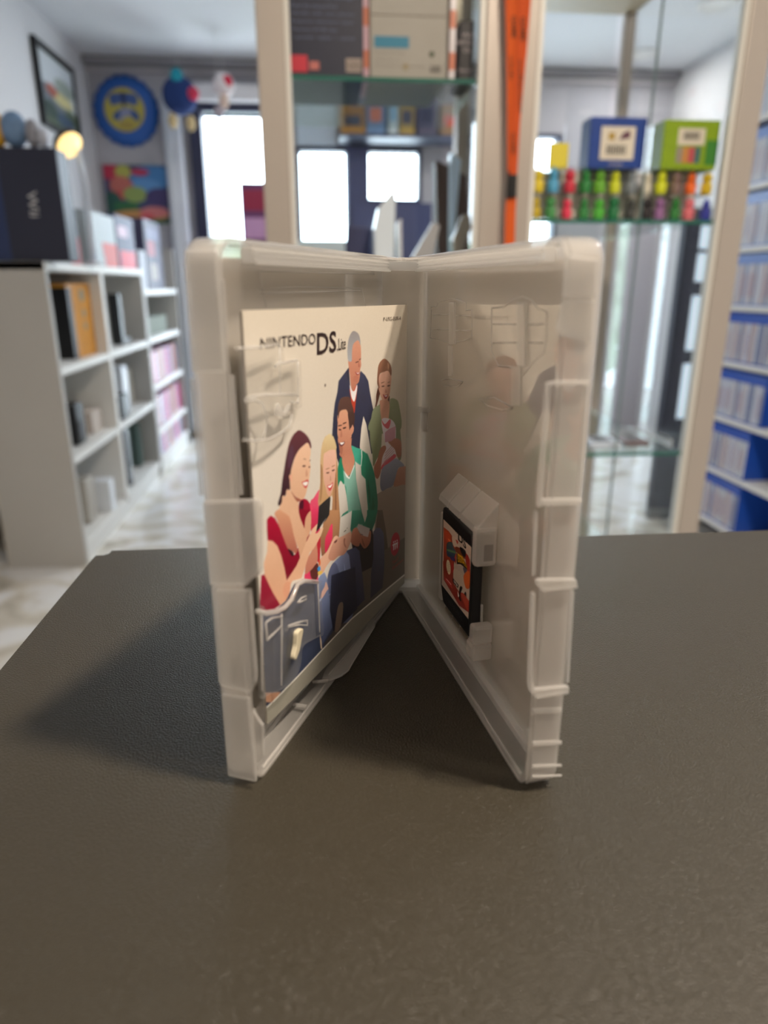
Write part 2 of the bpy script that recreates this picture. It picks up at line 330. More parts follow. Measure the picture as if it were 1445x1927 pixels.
# ------------------------------------------------------------------ the open game case  (own frame: x right, y away from the lens, z up, origin at the spine's foot)
CW,CWL,CHT,SPN=.0095,.1294,.135,.01770
AL,AR=.3213,.2323
CAMC=Vector((-.0072,-.2757,.1255))
case_loc=Vector((.0072*math.cos(YAW)+.2757*math.sin(YAW),-.0072*math.sin(YAW)+.2757*math.cos(YAW),.90))
case=empty('game_case',case_loc,-YAW,'milky translucent plastic game case standing open in a V on the dark counter','game case')
dL=Vector((-math.sin(AL),-math.cos(AL),0)); nL=Vector((math.cos(AL),-math.sin(AL),0)); sL=Vector((-SPN/2,0,0))
dR=Vector((math.sin(AR),-math.cos(AR),0)); nR=Vector((-math.cos(AR),-math.sin(AR),0)); sR=Vector((SPN/2,0,0))
UZ=Vector((0,0,1))
def L_(p): return sL+dL*p[0]+nL*p[1]+UZ*p[2]       # (along the cover from the hinge, off its plate, up)
def R_(p): return sR+dR*p[0]+nR*p[1]+UZ*p[2]
def craY(px,py): return Vector(((px-CX)/F,cp+(CY-py)/F*sp,-sp+(CY-py)/F*cp))
def hit(px,py,P0,n):
    r=craY(px,py); t=(P0-CAMC).dot(n)/r.dot(n); return CAMC+r*t
def onL(px,py,o): P=hit(px,py,sL+nL*o,nL); return ((P-sL).dot(dL),P.z)
def onR(px,py,o): P=hit(px,py,sR+nR*o,nR); return ((P-sR).dot(dR),P.z)
def wallL(px,py,off=0): P=hit(px,py,sL+dL*(CWL+off),dL); return ((P-sL).dot(nL),P.z)
def wallR(px,py,off=0): P=hit(px,py,sR+dR*(CWL+off),dR); return ((P-sR).dot(nR),P.z)
def cpix(co):
    x=co[...,0]-CAMC.x; y=co[...,1]-CAMC.y; z=co[...,2]-CAMC.z; Z=y*cp-z*sp; Y=z*cp+y*sp
    return CX+F*x/Z,CY-F*Y/Z
def shell(T):
    rc,rf,t=.0055,.0024,.0011
    prof=[]
    for k in range(7):
        a=math.pi/2*k/6; prof.append((rf*(1-math.sin(a)),rf*(1-math.cos(a))))
    prof=prof[:]+[(0,CW-.0012),(.0004,CW-.0008),(.0004,CW),(t,CW)]
    for k in range(5):
        a=math.pi/2*(1-k/4); prof.append((t+(rf-t)*(1-math.sin(a)),t+(rf-t)*(1-math.cos(a))))
    path=[((0,0),(0,1)),((.004,0),(0,1))]
    for k in range(7):
        a=-math.pi/2+math.pi/2*k/6; path.append(((CWL-rc+rc*math.cos(a),rc+rc*math.sin(a)),(-math.cos(a),-math.sin(a))))
    for k in range(7):
        a=math.pi/2*k/6; path.append(((CWL-rc+rc*math.cos(a),CHT-rc+rc*math.sin(a)),(-math.cos(a),-math.sin(a))))
    path+=[((.004,CHT),(0,-1)),((0,CHT),(0,-1))]
    vs=[]; n=len(prof)
    for (s,z),(a,b) in path:
        for i,o in prof: vs.append((s+a*i,o,z+b*i))
    fs=[(r*n+c,r*n+c+1,(r+1)*n+c+1,(r+1)*n+c) for r in range(len(path)-1) for c in range(n-1)]
    fs.append([r*n for r in range(len(path))]); fs.append([r*n+n-1 for r in range(len(path))][::-1])
    fs.append(list(range(n))); fs.append([(len(path)-1)*n+c for c in range(n)][::-1])
    m=MB(); m.add(vs,fs,0,True,T); return m
def flat_shade(o,ang=.6):
    me=o.data; bm=bmesh.new(); bm.from_mesh(me)
    for e in bm.edges:
        if len(e.link_faces)==2 and e.calc_face_angle(0)>ang: e.smooth=False
    bm.to_mesh(me); bm.free()
    for p in me.polygons:
        if len(p.vertices)>4 or p.area>.0008: p.use_smooth=False
    return o
covL=flat_shade(shell(L_).build('cover',M['shell'],case)); covL['label']='left cover holding the booklet'
covR=flat_shade(shell(R_).build('cover',M['shell'],case)); covR['label']='right cover holding the cartridge'
# spine
m=MB(); h=SPN/2
m.box(-h,h,0,.0012,0,CHT)
m.box(-h,h,-.0055,0,CHT-.0012,CHT).box(-h,h,-.0055,0,0,.0012)
spine=m.build('spine',M['shell'],case,bevel=.0003)
for z in(.0012,CHT-.0045): MB().box(-h+.0004,h-.0004,-.0022,0,z,z+.0033).build('spine_flange',M['ledge'],spine,bevel=.0003)
for sg in(-1,1):
    m=MB(); 
    for k in range(2): m.tube([(sg*(h-.0002),-.0004-.0006*k,.004),(sg*(h-.0002),-.0004-.0006*k,CHT-.004)],.00028,6)
    m.build('living_hinge',M['wallp'],spine)
# paper insert behind the covers and spine, then the film sleeve
pm=mat('insert_card_back',(226,214,198),.75,noise=(30,.02))
pmf=mat('insert_card_print',(150,150,156),.4)
m=MB()
m.box(.002,CWL-.0045,-.0004,-.0002,.0035,CHT-.0035,0,L_).box(.002,CWL-.0045,-.0004,-.0002,.0035,CHT-.0035,0,R_).box(-h+.0005,h-.0005,.0014,.0016,.0035,CHT-.0035,0)
m.build('paper_insert',M['insert'],case)
m=MB()
m.box(.001,CWL-.003,-.0007,-.0006,.002,CHT-.001,0,L_).box(.001,CWL-.003,-.0007,-.0006,.002,CHT-.001,0,R_).box(-h,h,.0018,.0019,.002,CHT-.001,0)
m.build('film_sleeve',M['film'],case)
# ---- inner ledges along top and bottom of each cover (stepped rims)
def ledges(T,par,s1):
    m=MB()
    for k,(d0,d1) in enumerate(((.0012,.0046),)):
        m.box(.003,s1,.0011,.0042,CHT-d1,CHT-d0,0,T)
    for k in range(3): m.box(.003,s1,.0042,.0049,CHT-.0021-.0011*k,CHT-.0016-.0011*k,0,T)
    m.box(.003,s1,.0049,.0055,CHT-.0050,CHT-.0044,0,T)
    m.build('rim_ledge',M['ledge'],par,bevel=.00015)
    m=MB(); m.box(.003,CWL-.006,.0011,.0030,.0011,.0034,0,T).box(.01,CWL-.006,CW-.0016,CW-.0010,.0011,.0017,0,T)
    m.build('rim_ledge',M['wallp'],par,bevel=.0002)
ledges(L_,covL,.106); ledges(R_,covR,.108)
# ---- opening-edge walls: raised blocks between recesses
def wall_block(T,wf,name,par,pl,depth,mt,off0=0,bev=.0005):
    # pl: pixel outline on the wall's outer face
    P=[wf(x,y,off0) for x,y in pl]; m=MB()
    m.prism([(o,z) for o,z in P],CWL+off0,CWL+off0+depth,'yzx',0,T)
    return m.build(name,mt,par,bevel=bev)
wm=M['wallp']
wall_block(L_,wallL,'latch_block',covL,[(352,470),(412,470),(428,700),(366,700)],.0013,wm)
wall_block(L_,wallL,'latch_block',covL,[(386,940),(492,936),(497,950),(497,1070),(490,1080),(482,1084),(468,1098),(400,1098)],.0016,wm,bev=.0007)
wall_block(L_,wallL,'recess_frame',covL,[(358,712),(366,712),(384,932),(376,932)],.0003,wm,bev=.0002)
wall_block(L_,wallL,'recess_frame',covL,[(436,706),(441,706),(458,930),(453,930)],.0006,wm,bev=.0002)
wall_block(L_,wallL,'recess_frame',covL,[(398,1104),(404,1104),(420,1284),(412,1284)],.0003,wm,bev=.0002)
wall_block(L_,wallL,'recess_panel',covL,[(410,1106),(476,1106),(487,1262),(486,1280),(476,1300),(418,1286)],.0016,wm,bev=.0007)
wall_block(L_,wallL,'latch_block',covL,[(420,1302),(472,1310),(486,1468),(432,1456)],.0011,wm)
wall_block(L_,wallL,'catch',covL,[(478,1330),(490,1352),(498,1362),(500,1420),(494,1430),(486,1432)],.0012,wm,-.002,bev=.0003)
wall_block(R_,wallR,'latch_block',covR,[(1062,480),(1122,488),(1118,560),(1056,556)],.0010,wm)
wall_block(R_,wallR,'latch_block',covR,[(1056,562),(1118,566),(1112,640),(1050,630),(1042,620)],.0007,wm)
wall_block(R_,wallR,'recess_frame',covR,[(1040,716),(1106,716),(1106,722),(1032,724),(1018,940),(1013,952),(1007,952),(1024,720)],.0012,wm,bev=.0003)
wall_block(R_,wallR,'recess_frame',covR,[(1098,724),(1106,724),(1092,936),(1084,936)],.0003,wm,bev=.0002)
wall_block(R_,wallR,'shelf_rib',covR,[(1012,936),(1092,936),(1092,946),(1010,950)],.0014,wm,bev=.0005)
wall_block(R_,wallR,'shelf_rib',covR,[(1004,1086),(1080,1086),(1084,1104),(1018,1110),(1004,1094)],.0014,wm,bev=.0006)
wall_block(R_,wallR,'recess_frame',covR,[(1003,960),(1010,960),(1004,1082),(1000,1082)],.0008,wm,bev=.0002)
wall_block(R_,wallR,'recess_frame',covR,[(996,1112),(1003,1112),(998,1280),(1002,1292),(1066,1286),(1066,1300),(1006,1310),(992,1294),(990,1276)],.0016,wm,bev=.0005)
wall_block(R_,wallR,'recess_frame',covR,[(1074,1112),(1080,1112),(1070,1284),(1064,1284)],.0003,wm,bev=.0002)
for a,b in((1330,1342),(1392,1402),(1436,1444),(1456,1462)):
    wall_block(R_,wallR,'shelf_rib',covR,[(1000,a+2),(1056,a),(1056,b-3),(1000,b)],.0006,wm,bev=.0004)
wall_block(R_,wallR,'catch',covR,[(990,1372),(1002,1366),(1002,1418),(990,1416)],.0012,wm,-.002,bev=.0003)
# ---- clips over the booklet (clear plastic fingers reaching in from the opening wall)
def plateL(name,pl,o0,th,mt,par,smooth=True,bev=.0003):
    P=[onL(x,y,o0) for x,y in pl]
    P=[(min(s,CWL-.0008),z) for s,z in P]; m=MB(); m.prism([tuple(p) for p in (catmull(P,4) if smooth else P)],o0,o0+th,'xzy',0,L_)
    return m.build(name,mt,par,bevel=bev)
co=.0086
lowclip=plateL('booklet_clip',[(484,1149),(500,1153),(520,1150),(536,1142),(548,1128),(554,1112),(559,1098),(572,1092),(597,1094),(599,1096),(600,1140),(603,1190),(597,1196),(580,1204),(567,1212),(562,1224),(561,1240),(556,1262),(542,1284),(520,1299),(500,1304),(486,1303)],co,.0011,M['clip'],covL,True)
def ridge(px,r=.00045,o=co+.0012,par=None,closed=False,mt='wallp'):
    pts=[L_((s,o,z)) for s,z in [onL(x,y,o) for x,y in px]]
    if closed: pts.append(pts[0])
    MB().tube(pts,r,6).build('clip_rib',M[mt],par)
ridge([(484,1150),(500,1154),(520,1151),(536,1143),(548,1129),(555,1112),(560,1099),(572,1093),(597,1095)],.0007,par=lowclip)
ridge([(500,1172),(512,1163),(531,1160)],.0003,par=lowclip); ridge([(500,1173),(503,1205),(508,1199),(530,1178)],.0003,par=lowclip)
ridge([(543,1178),(562,1171),(578,1168)],.00035,par=lowclip); ridge([(543,1180),(562,1176),(578,1177),(578,1168)],.00025,par=lowclip)
ridge([(560,1134),(568,1125),(576,1122),(576,1128),(562,1134)],.0003,par=lowclip)
ridge([(530,1155),(530,1290)],.00025,par=lowclip); ridge([(492,1155),(494,1300)],.0003,par=lowclip); ridge([(598,1096),(602,1190)],.00025,par=lowclip)
m=MB(); P=[onL(x,y,co+.001) for x,y in[(553,1188),(563,1182),(560,1200),(556,1222),(549,1240),(546,1236),(550,1216),(551,1202)]]
m.prism([tuple(p) for p in catmull(P,3)],co+.0009,co+.0024,'xzy',0,L_); m.build('clip_hook',mat('bright_hook_plastic',(205,196,172),.2),lowclip,bevel=.0003)
upclip=plateL('booklet_clip',[(446,655),(470,654),(498,652),(524,650),(529,668),(530,684),(544,680),(560,678),(561,700),(562,765),(556,768),(550,766),(549,790),(542,808),(520,820),(498,827),(470,828),(458,828),(450,740)],co,.0010,M['clip'],covL,False)
ridge([(444,656),(470,654),(498,652),(524,648)],.00035,par=upclip); ridge([(517,690),(524,684),(559,678)],.0004,par=upclip)
ridge([(462,752),(478,746),(500,743),(525,742),(560,743)],.00042,par=upclip); ridge([(560,678),(561,755)],.00022,par=upclip)
ridge([(546,756),(560,758),(561,748)],.0003,par=upclip); ridge([(462,756),(480,752),(494,760),(503,785),(500,810),(494,826)],.0003,par=upclip)
ridge([(458,828),(480,830),(508,826),(530,814),(544,802),(549,780)],.00032,par=upclip); ridge([(526,650),(527,740)],.00022,par=upclip)
m=MB(); P=[onL(x,y,co+.001) for x,y in[(520,758),(530,775),(540,760),(542,768),(534,782),(522,784),(516,776)]]
m.prism([tuple(p) for p in catmull(P,3)],co+.0009,co+.0018,'xzy',0,L_); m.build('clip_hook',M['wallp'],upclip,bevel=.0003)
# foot tab sticking out of the left cover's bottom rim
def onZ(px,py,z): r=craY(px,py); t=(z-CAMC.z)/r.z; return CAMC+r*t
m=MB(); P=[onZ(x,y,.0012) for x,y in[(700,1163),(706,1170),(704,1180),(690,1204),(664,1246),(655,1262),(642,1272),(622,1280),(606,1279),(612,1262)]]
m.prism([(p.x,p.y) for p in P],.0008,.0018); t=m.build('foot_tab',M['wallp'],covL,bevel=.0003)
m=MB(); m.tube([onZ(x,y,.002) for x,y in[(706,1170),(704,1180),(664,1246),(655,1262),(642,1272),(622,1280),(606,1279)]],.0003,6); m.tube([onZ(x,y,.002) for x,y in[(690,1180),(650,1232),(618,1270)]],.0003,6)
m.build('tab_edge',M['wallp'],t)
for a,b in(((552,1325),(577,1330)),((588,1283),(618,1281))):
    m=MB(); m.tube([onZ(*a,.003),onZ(*b,.003)],.0006,8); m.build('rim_nib',M['wallp'],covL)
# embossed outlines on the inner faces
def embR(lines,par,r=.00022):
    m=MB()
    for l in lines: m.tube([R_((s,.0011,z)) for s,z in[onR(x,y,.0011) for x,y in l]],r,5)
    m.build('embossed_rib',M['wallp'],par)
def boxR(x0,y0,x1,y1,par,th=.0008,name='embossed_bar',mt='wallp'):
    P=[onR(x,y,.0011) for x,y in((x0,y0),(x1,y0),(x1,y1),(x0,y1))]; m=MB(); m.prism(P,.0011,.0011+th,'xzy',0,R_); m.build(name,M[mt],par,bevel=.0002)
boxR(848,568,858,648,covR); boxR(845,650,852,708,covR,.0005); boxR(976,570,992,690,covR); boxR(964,690,982,764,covR,.0005)
embR([[(815,592),(848,592)],[(858,594),(886,594)],[(815,620),(848,620)],[(858,622),(886,622)],[(812,583),(812,577),(822,576),(824,569),(850,562),(870,567),(877,570),(877,584),(888,582),(888,634),(876,640),(850,646),(826,640),(810,636),(812,583)]],covR)
embR([[(928,610),(976,610)],[(992,610),(1022,610)],[(928,645),(976,645)],[(992,645),(1022,645)],[(925,580),(948,578),(962,565),(984,558),(1002,566),(1010,580),(1030,588),(1028,640),(1024,664),(1004,680),(984,706),(960,690),(938,688),(925,662),(925,580)]],covR)
embR([[(830,716),(846,712),(872,718),(860,728),(836,726)],[(902,752),(930,748),(966,768),(946,772),(918,764),(902,752)]],covR,.0003)
boxR(785,765,810,776,covR,.0012,'hinge_nib'); boxR(788,776,805,812,covR,.0003)
def embL(lines,r=.00022):
    m=MB()
    for l in lines: m.tube([L_((s,.0011,z)) for s,z in[onL(x,y,.0011) for x,y in l]],r,5)
    m.build('embossed_rib',M['wallp'],covL)
embL([[(488,510),(704,516)],[(488,545),(560,540),(680,543)],[(490,552),(678,547)],[(488,510),(500,577)],[(680,543),(688,577)]])
wall_block(L_,wallL,'catch',covL,[(402,524),(424,528),(430,640),(412,632)],.0006,wm,-.0008,bev=.0002)

# ---- cartridge holder on the right cover
o1=.0083
def holder():
    hd=MB(); s0,s1,z0,z1=.0495,.0792,.0185,.0535
    # side wall near the hinge and bottom wall, then slopes to the plate
    hd.box(s0-.0032,s0-.0002,.0011,o1-.001,z0-.001,z1-.003,0,R_)
    b=hd.build('cartridge_holder',M['holder'],covR,bevel=.0006)
    m=MB(); m.prism([(s0-.0032,z0+.004),(s0-.0002,z0+.004),(s0+.003,z0-.0007),(s1-.004,z0-.0007),(s1-.004,z0-.0042),(s0+.0015,z0-.0042)],.0011,o1-.0022,'xzy',0,R_)
    m.build('bottom_wall',M['holder'],b,bevel=.0005)
    for k in range(3):
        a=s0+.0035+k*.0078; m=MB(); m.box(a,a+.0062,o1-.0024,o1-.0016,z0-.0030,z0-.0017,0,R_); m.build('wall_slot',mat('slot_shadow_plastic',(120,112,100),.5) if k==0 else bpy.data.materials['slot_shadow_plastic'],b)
    # roof of three tiles, sloping up towards the plate
    e=[s0-.0035,s0+.0072,s0+.0186,s1+.0042]
    for k in range(3):
        a,c=e[k]+.0003,e[k+1]-.0003; m=MB()
        m.prism([(.0011,z1+.0108),(o1-.0006,z1+.0034),(o1-.0001,z1+.0012),(.0011,z1+.0012)],a,c,'yzx',0,R_)
        m.build('roof_tile',wm,b,bevel=.0005)
    m=MB(); m.box(s1+.0006,s1+.0046,.0011,o1,z1-.0092,z1+.0036,0,R_); q=m.build('upper_hood',M['holder'],b,bevel=.0013)
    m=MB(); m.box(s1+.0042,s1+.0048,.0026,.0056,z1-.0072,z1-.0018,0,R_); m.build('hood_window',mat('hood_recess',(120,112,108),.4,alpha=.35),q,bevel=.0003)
    m=MB(); m.box(s1-.0012,s1+.0050,.0011,o1-.0002,z0-.0062,z0-.0003,0,R_).box(s1+.0010,s1+.0050,.0011,o1-.0002,z0-.0004,z0+.0062,0,R_); m.build('lower_hood',M['holder'],b,bevel=.0011)
    m=MB(); m.tube([R_((s1+.0012,.0035,z0+.0005)),R_((s1+.0009,.0038,z0+.007)),R_((s1+.0016,.0042,z0+.012))],.0004,6); m.build('spring_finger',M['wallp'],b)
holder()
ca=empty('game_cartridge',case_loc,-YAW,'small black game cartridge with an orange and white label, clipped in the right cover','cartridge')
s0,s1,z0,z1=.0497,.0790,.0186,.0534
cs=[(s0,z0+.006),(s0+.003,z0+.0004),(s0+.0042,z0),(s1,z0),(s1,z1-.0035),(s1-.0012,z1-.0003),(s0+.0008,z1),(s0,z1-.001)]
m=MB(); m.prism(cs,.0036,.0076,'xzy',0,R_); cb=m.build('cartridge_body',M['black'],ca,bevel=.0005)
m=MB(); m.box(s1-.0001,s1+.0002,.0043,.0069,z0+.004,z1-.004,0,R_); m.build('grip_side',mat('black_grip',(22,22,24),.6),cb)
# label print
def label_img():
    x0,y0,sc=826,946,6; C=np.zeros((230*sc,70*sc,3)); C[:]=(190,172,158)
    def q(z,pts): return [(810+x/9.633,(880 if z==1 else 1040)+y/9.633) for x,y in pts]
    def g(pts): return [(830+x/19.27,1000+y/19.27) for x,y in pts]
    A=lambda p,c,c2=None,s=True: paint(C,(x0,y0),sc,p,c,c2,s)
    A(q(1,[(240,1080),(330,1150),(400,1250),(430,1350),(470,1480),(470,1700),(430,1990),(240,1990)]),(178,74,42),(150,60,40),False)
    A(q(2,[(230,150),(440,160),(430,480),(480,620),(540,700),(720,900),(720,1110),(520,960),(240,490)]),(160,60,40),(140,40,34),False)
    A(g([(130,0),(260,20),(330,150),(350,330),(250,400),(150,240)]),(196,70,34)); A(g([(240,260),(350,330),(300,380)]),(230,120,70))
    A(g([(215,430),(400,400),(440,560),(530,720),(500,900),(440,1000),(320,940),(210,850)]),(62,84,84),(54,70,96))
    A(g([(230,640),(520,740),(510,800),(230,700)]),(90,128,84)); A(g([(340,900),(500,980),(490,1090),(360,1020)]),(70,56,110))
    A(g([(400,180),(520,220),(600,330),(680,500),(560,600),(430,480)]),(196,178,160)); A(g([(530,300),(620,370),(590,460)]),(176,60,50))
    A(g([(520,560),(700,620),(880,820),(960,1000),(780,960),(560,760)]),(120,58,34)); A(g([(690,560),(880,700),(900,900),(800,900),(700,700)]),(28,30,34))
    A(g([(900,780),(980,880),(1050,1050),(1060,1927),(900,1927),(940,1400),(880,1000)]),(160,40,38),(150,60,36),False)
    A(g([(560,790),(570,1190),(700,1190),(950,1400),(940,1270),(760,900)]),(26,22,20),None,False)
    A(g([(595,790),(600,1110),(700,1130),(800,1180),(950,1370),(930,1250),(780,920)]),(214,164,34),None,False)
    A(g([(480,1120),(560,1200),(780,1280),(880,1500),(820,1800),(700,1927),(470,1927),(440,1500)]),(176,160,146),None)
    A(g([(800,1300),(930,1400),(870,1540),(820,1450)]),(74,74,90)); A(g([(380,1150),(450,1200),(460,1450),(390,1480)]),(176,52,48))
    A(g(ell(270,1300,74,270,-.1)),(206,192,158))
    for k in range(5): A(g([(215,1150+70*k),(330,1130+75*k),(330,1140+75*k),(215,1162+70*k)]),(150,136,106),None,False)
    A(q(2,[(430,290),(560,380),(620,560),(560,720),(470,640),(420,460)]),(182,168,152)); A(q(2,[(600,420),(700,340),(715,620),(640,640)]),(196,92,38))
    A(q(2,[(250,430),(380,560),(400,660),(255,500)]),(190,60,56),None,False); A(q(2,[(285,465),(375,575),(375,590),(285,480)]),(230,190,186),None,False)
    A(q(2,[(405,460),(510,590),(500,640),(405,530)]),(22,20,20),None,False); A(q(2,[(420,490),(495,588),(488,620),(418,530)]),(220,212,200),None,False)
    A(q(2,[(540,610),(580,640),(540,760),(560,880),(520,840),(520,700)]),(30,26,26)); A(q(2,[(620,720),(650,740),(640,900),(600,860)]),(30,26,26))
    A(q(2,[(560,760),(600,740),(700,900),(700,1060),(640,1000)]),(178,66,46)); A(q(2,[(490,700),(520,780),(500,800)]),(216,206,198))
    return blur(C,1),(x0,y0),sc
LI,LO,LS=label_img()
lo=.00765
lt=[onR(838,960,lo),onR(884,1009,lo),onR(883,1154,lo),onR(836,1093,lo)]
ls0,ls1=s0+.0014,s1-.0004; lz1=z1-.0042; lz0=z0+.0062
def samp(img,org,sc):
    def f(U,V,co):
        px,py=cpix(co); x=np.clip((px-org[0])*sc,0,img.shape[1]-2); y=np.clip((py-org[1])*sc,0,img.shape[0]-2)
        xi,yi=x.astype(int),y.astype(int); fx,fy=(x-xi)[...,None],(y-yi)[...,None]
        return (img[yi,xi]*(1-fx)*(1-fy)+img[yi,xi+1]*fx*(1-fy)+img[yi+1,xi]*(1-fx)*fy+img[yi+1,xi+1]*fx*fy)
    return f
def Rarr(s,o,z): return np.stack([sR.x+dR.x*s+nR.x*o,sR.y+dR.y*s+nR.y*o,z+0*s],-1)
sf=samp(LI,LO,LS)
print_sheet('label_print',120,160,lambda U,V:Rarr(ls0+(ls1-ls0)*U,lo+0*U,lz0+(lz1-lz0)*V),lambda U,V,co:np.clip(linarr(sf(U,V,co))*1.25,0,.9),print_mat('cartridge_label_print',.35),cb)
m=MB()
def lab(u0,u1,v0,v1,o=.00778): return lambda a,b:R_((ls0+(ls1-ls0)*(u0+(u1-u0)*a),o,lz0+(lz1-lz0)*(v0+(v1-v0)*b)))
def labq(*pq):
    Q=[onR(x,y,.00778) for x,y in pq]      # bottom left, bottom right, top left, top right
    return lambda a,b:R_(tuple((Q[0][k]*(1-a)+Q[1][k]*a)*(1-b)+(Q[2][k]*(1-a)+Q[3][k]*a)*b if k<2 else 0 for k in(0,1))[:1]+(.00778,)+((Q[0][1]*(1-a)+Q[1][1]*a)*(1-b)+(Q[2][1]*(1-a)+Q[3][1]*a)*b,))
put_text(m,'NINTENDO',labq((844,986),(861,1006),(844,979),(861,999))); put_text(m,'DS',labq((862,1016),(877,1035),(862,999),(877,1018)),0,True); put_text(m,'THQ',labq((853,1099),(861,1107),(853,1092),(861,1100)))
m.build('label_lettering',mat('black_ink',(20,18,20),.4),cb)
m=MB(); Q=[onR(x,y,.00778) for x,y in((861,1058),(879,1071),(861.5,1043),(878,1061))]
put_text(m,'AVENGERS',lambda a,b:R_(((Q[0][0]*(1-a)+Q[1][0]*a)*(1-b)+(Q[2][0]*(1-a)+Q[3][0]*a)*b,.00778,(Q[0][1]*(1-a)+Q[1][1]*a)*(1-b)+(Q[2][1]*(1-a)+Q[3][1]*a)*b))); m.build('label_lettering',mat('dark_brown_ink',(70,44,10),.4),cb)
m=MB(); put_text(m,'NTR-005',lambda a,b:R_((ls0+.008+.014*a,.0077,z0+.0028+.0016*b))); m.build('label_lettering',mat('grey_ink',(80,80,84),.5),cb)

# ------------------------------------------------------------------ the booklet
bk=empty('booklet',case_loc,-YAW,'cream instruction booklet with five smiling people on it, clipped in the left cover','booklet')
PL,PR=Vector((-.0405,-.1117,0)),Vector((.0003,-.0107,0)); bd=(PR-PL); bn=Vector((bd.y,-bd.x,0)).normalized()
def BZ(U): return .0096*(1-U)+.0073*U, .1200*(1-U)+.1186*U
def Barr(U,V,off=0):
    a,b=BZ(U); bow=.0006*np.sin(U*math.pi); k=off+bow
    return np.stack([PL.x+bd.x*U+bn.x*k,PL.y+bd.y*U+bn.y*k,a+(b-a)*V],-1)
def uvB(px,py):
    P=hit(px,py,PL+bn*.0003,bn); u=(P-PL).dot(bd)/bd.length_squared; a,b=BZ(u); return u,(P.z-a)/(b-a)
def Bp(u,v,off):
    a,b=BZ(u); k=off+.0006*math.sin(u*math.pi); return Vector((PL.x+bd.x*u+bn.x*k,PL.y+bd.y*u+bn.y*k,a+(b-a)*v))
ZM={'A':(480,780,8.757),'B':(560,780,6.568),'C':(600,600,8.028),'D':(480,960,9.03),'E':(620,960,9.03),'Z':(350,860,3.141),'P':(0,0,1)}
SKIN=(204,156,118); 
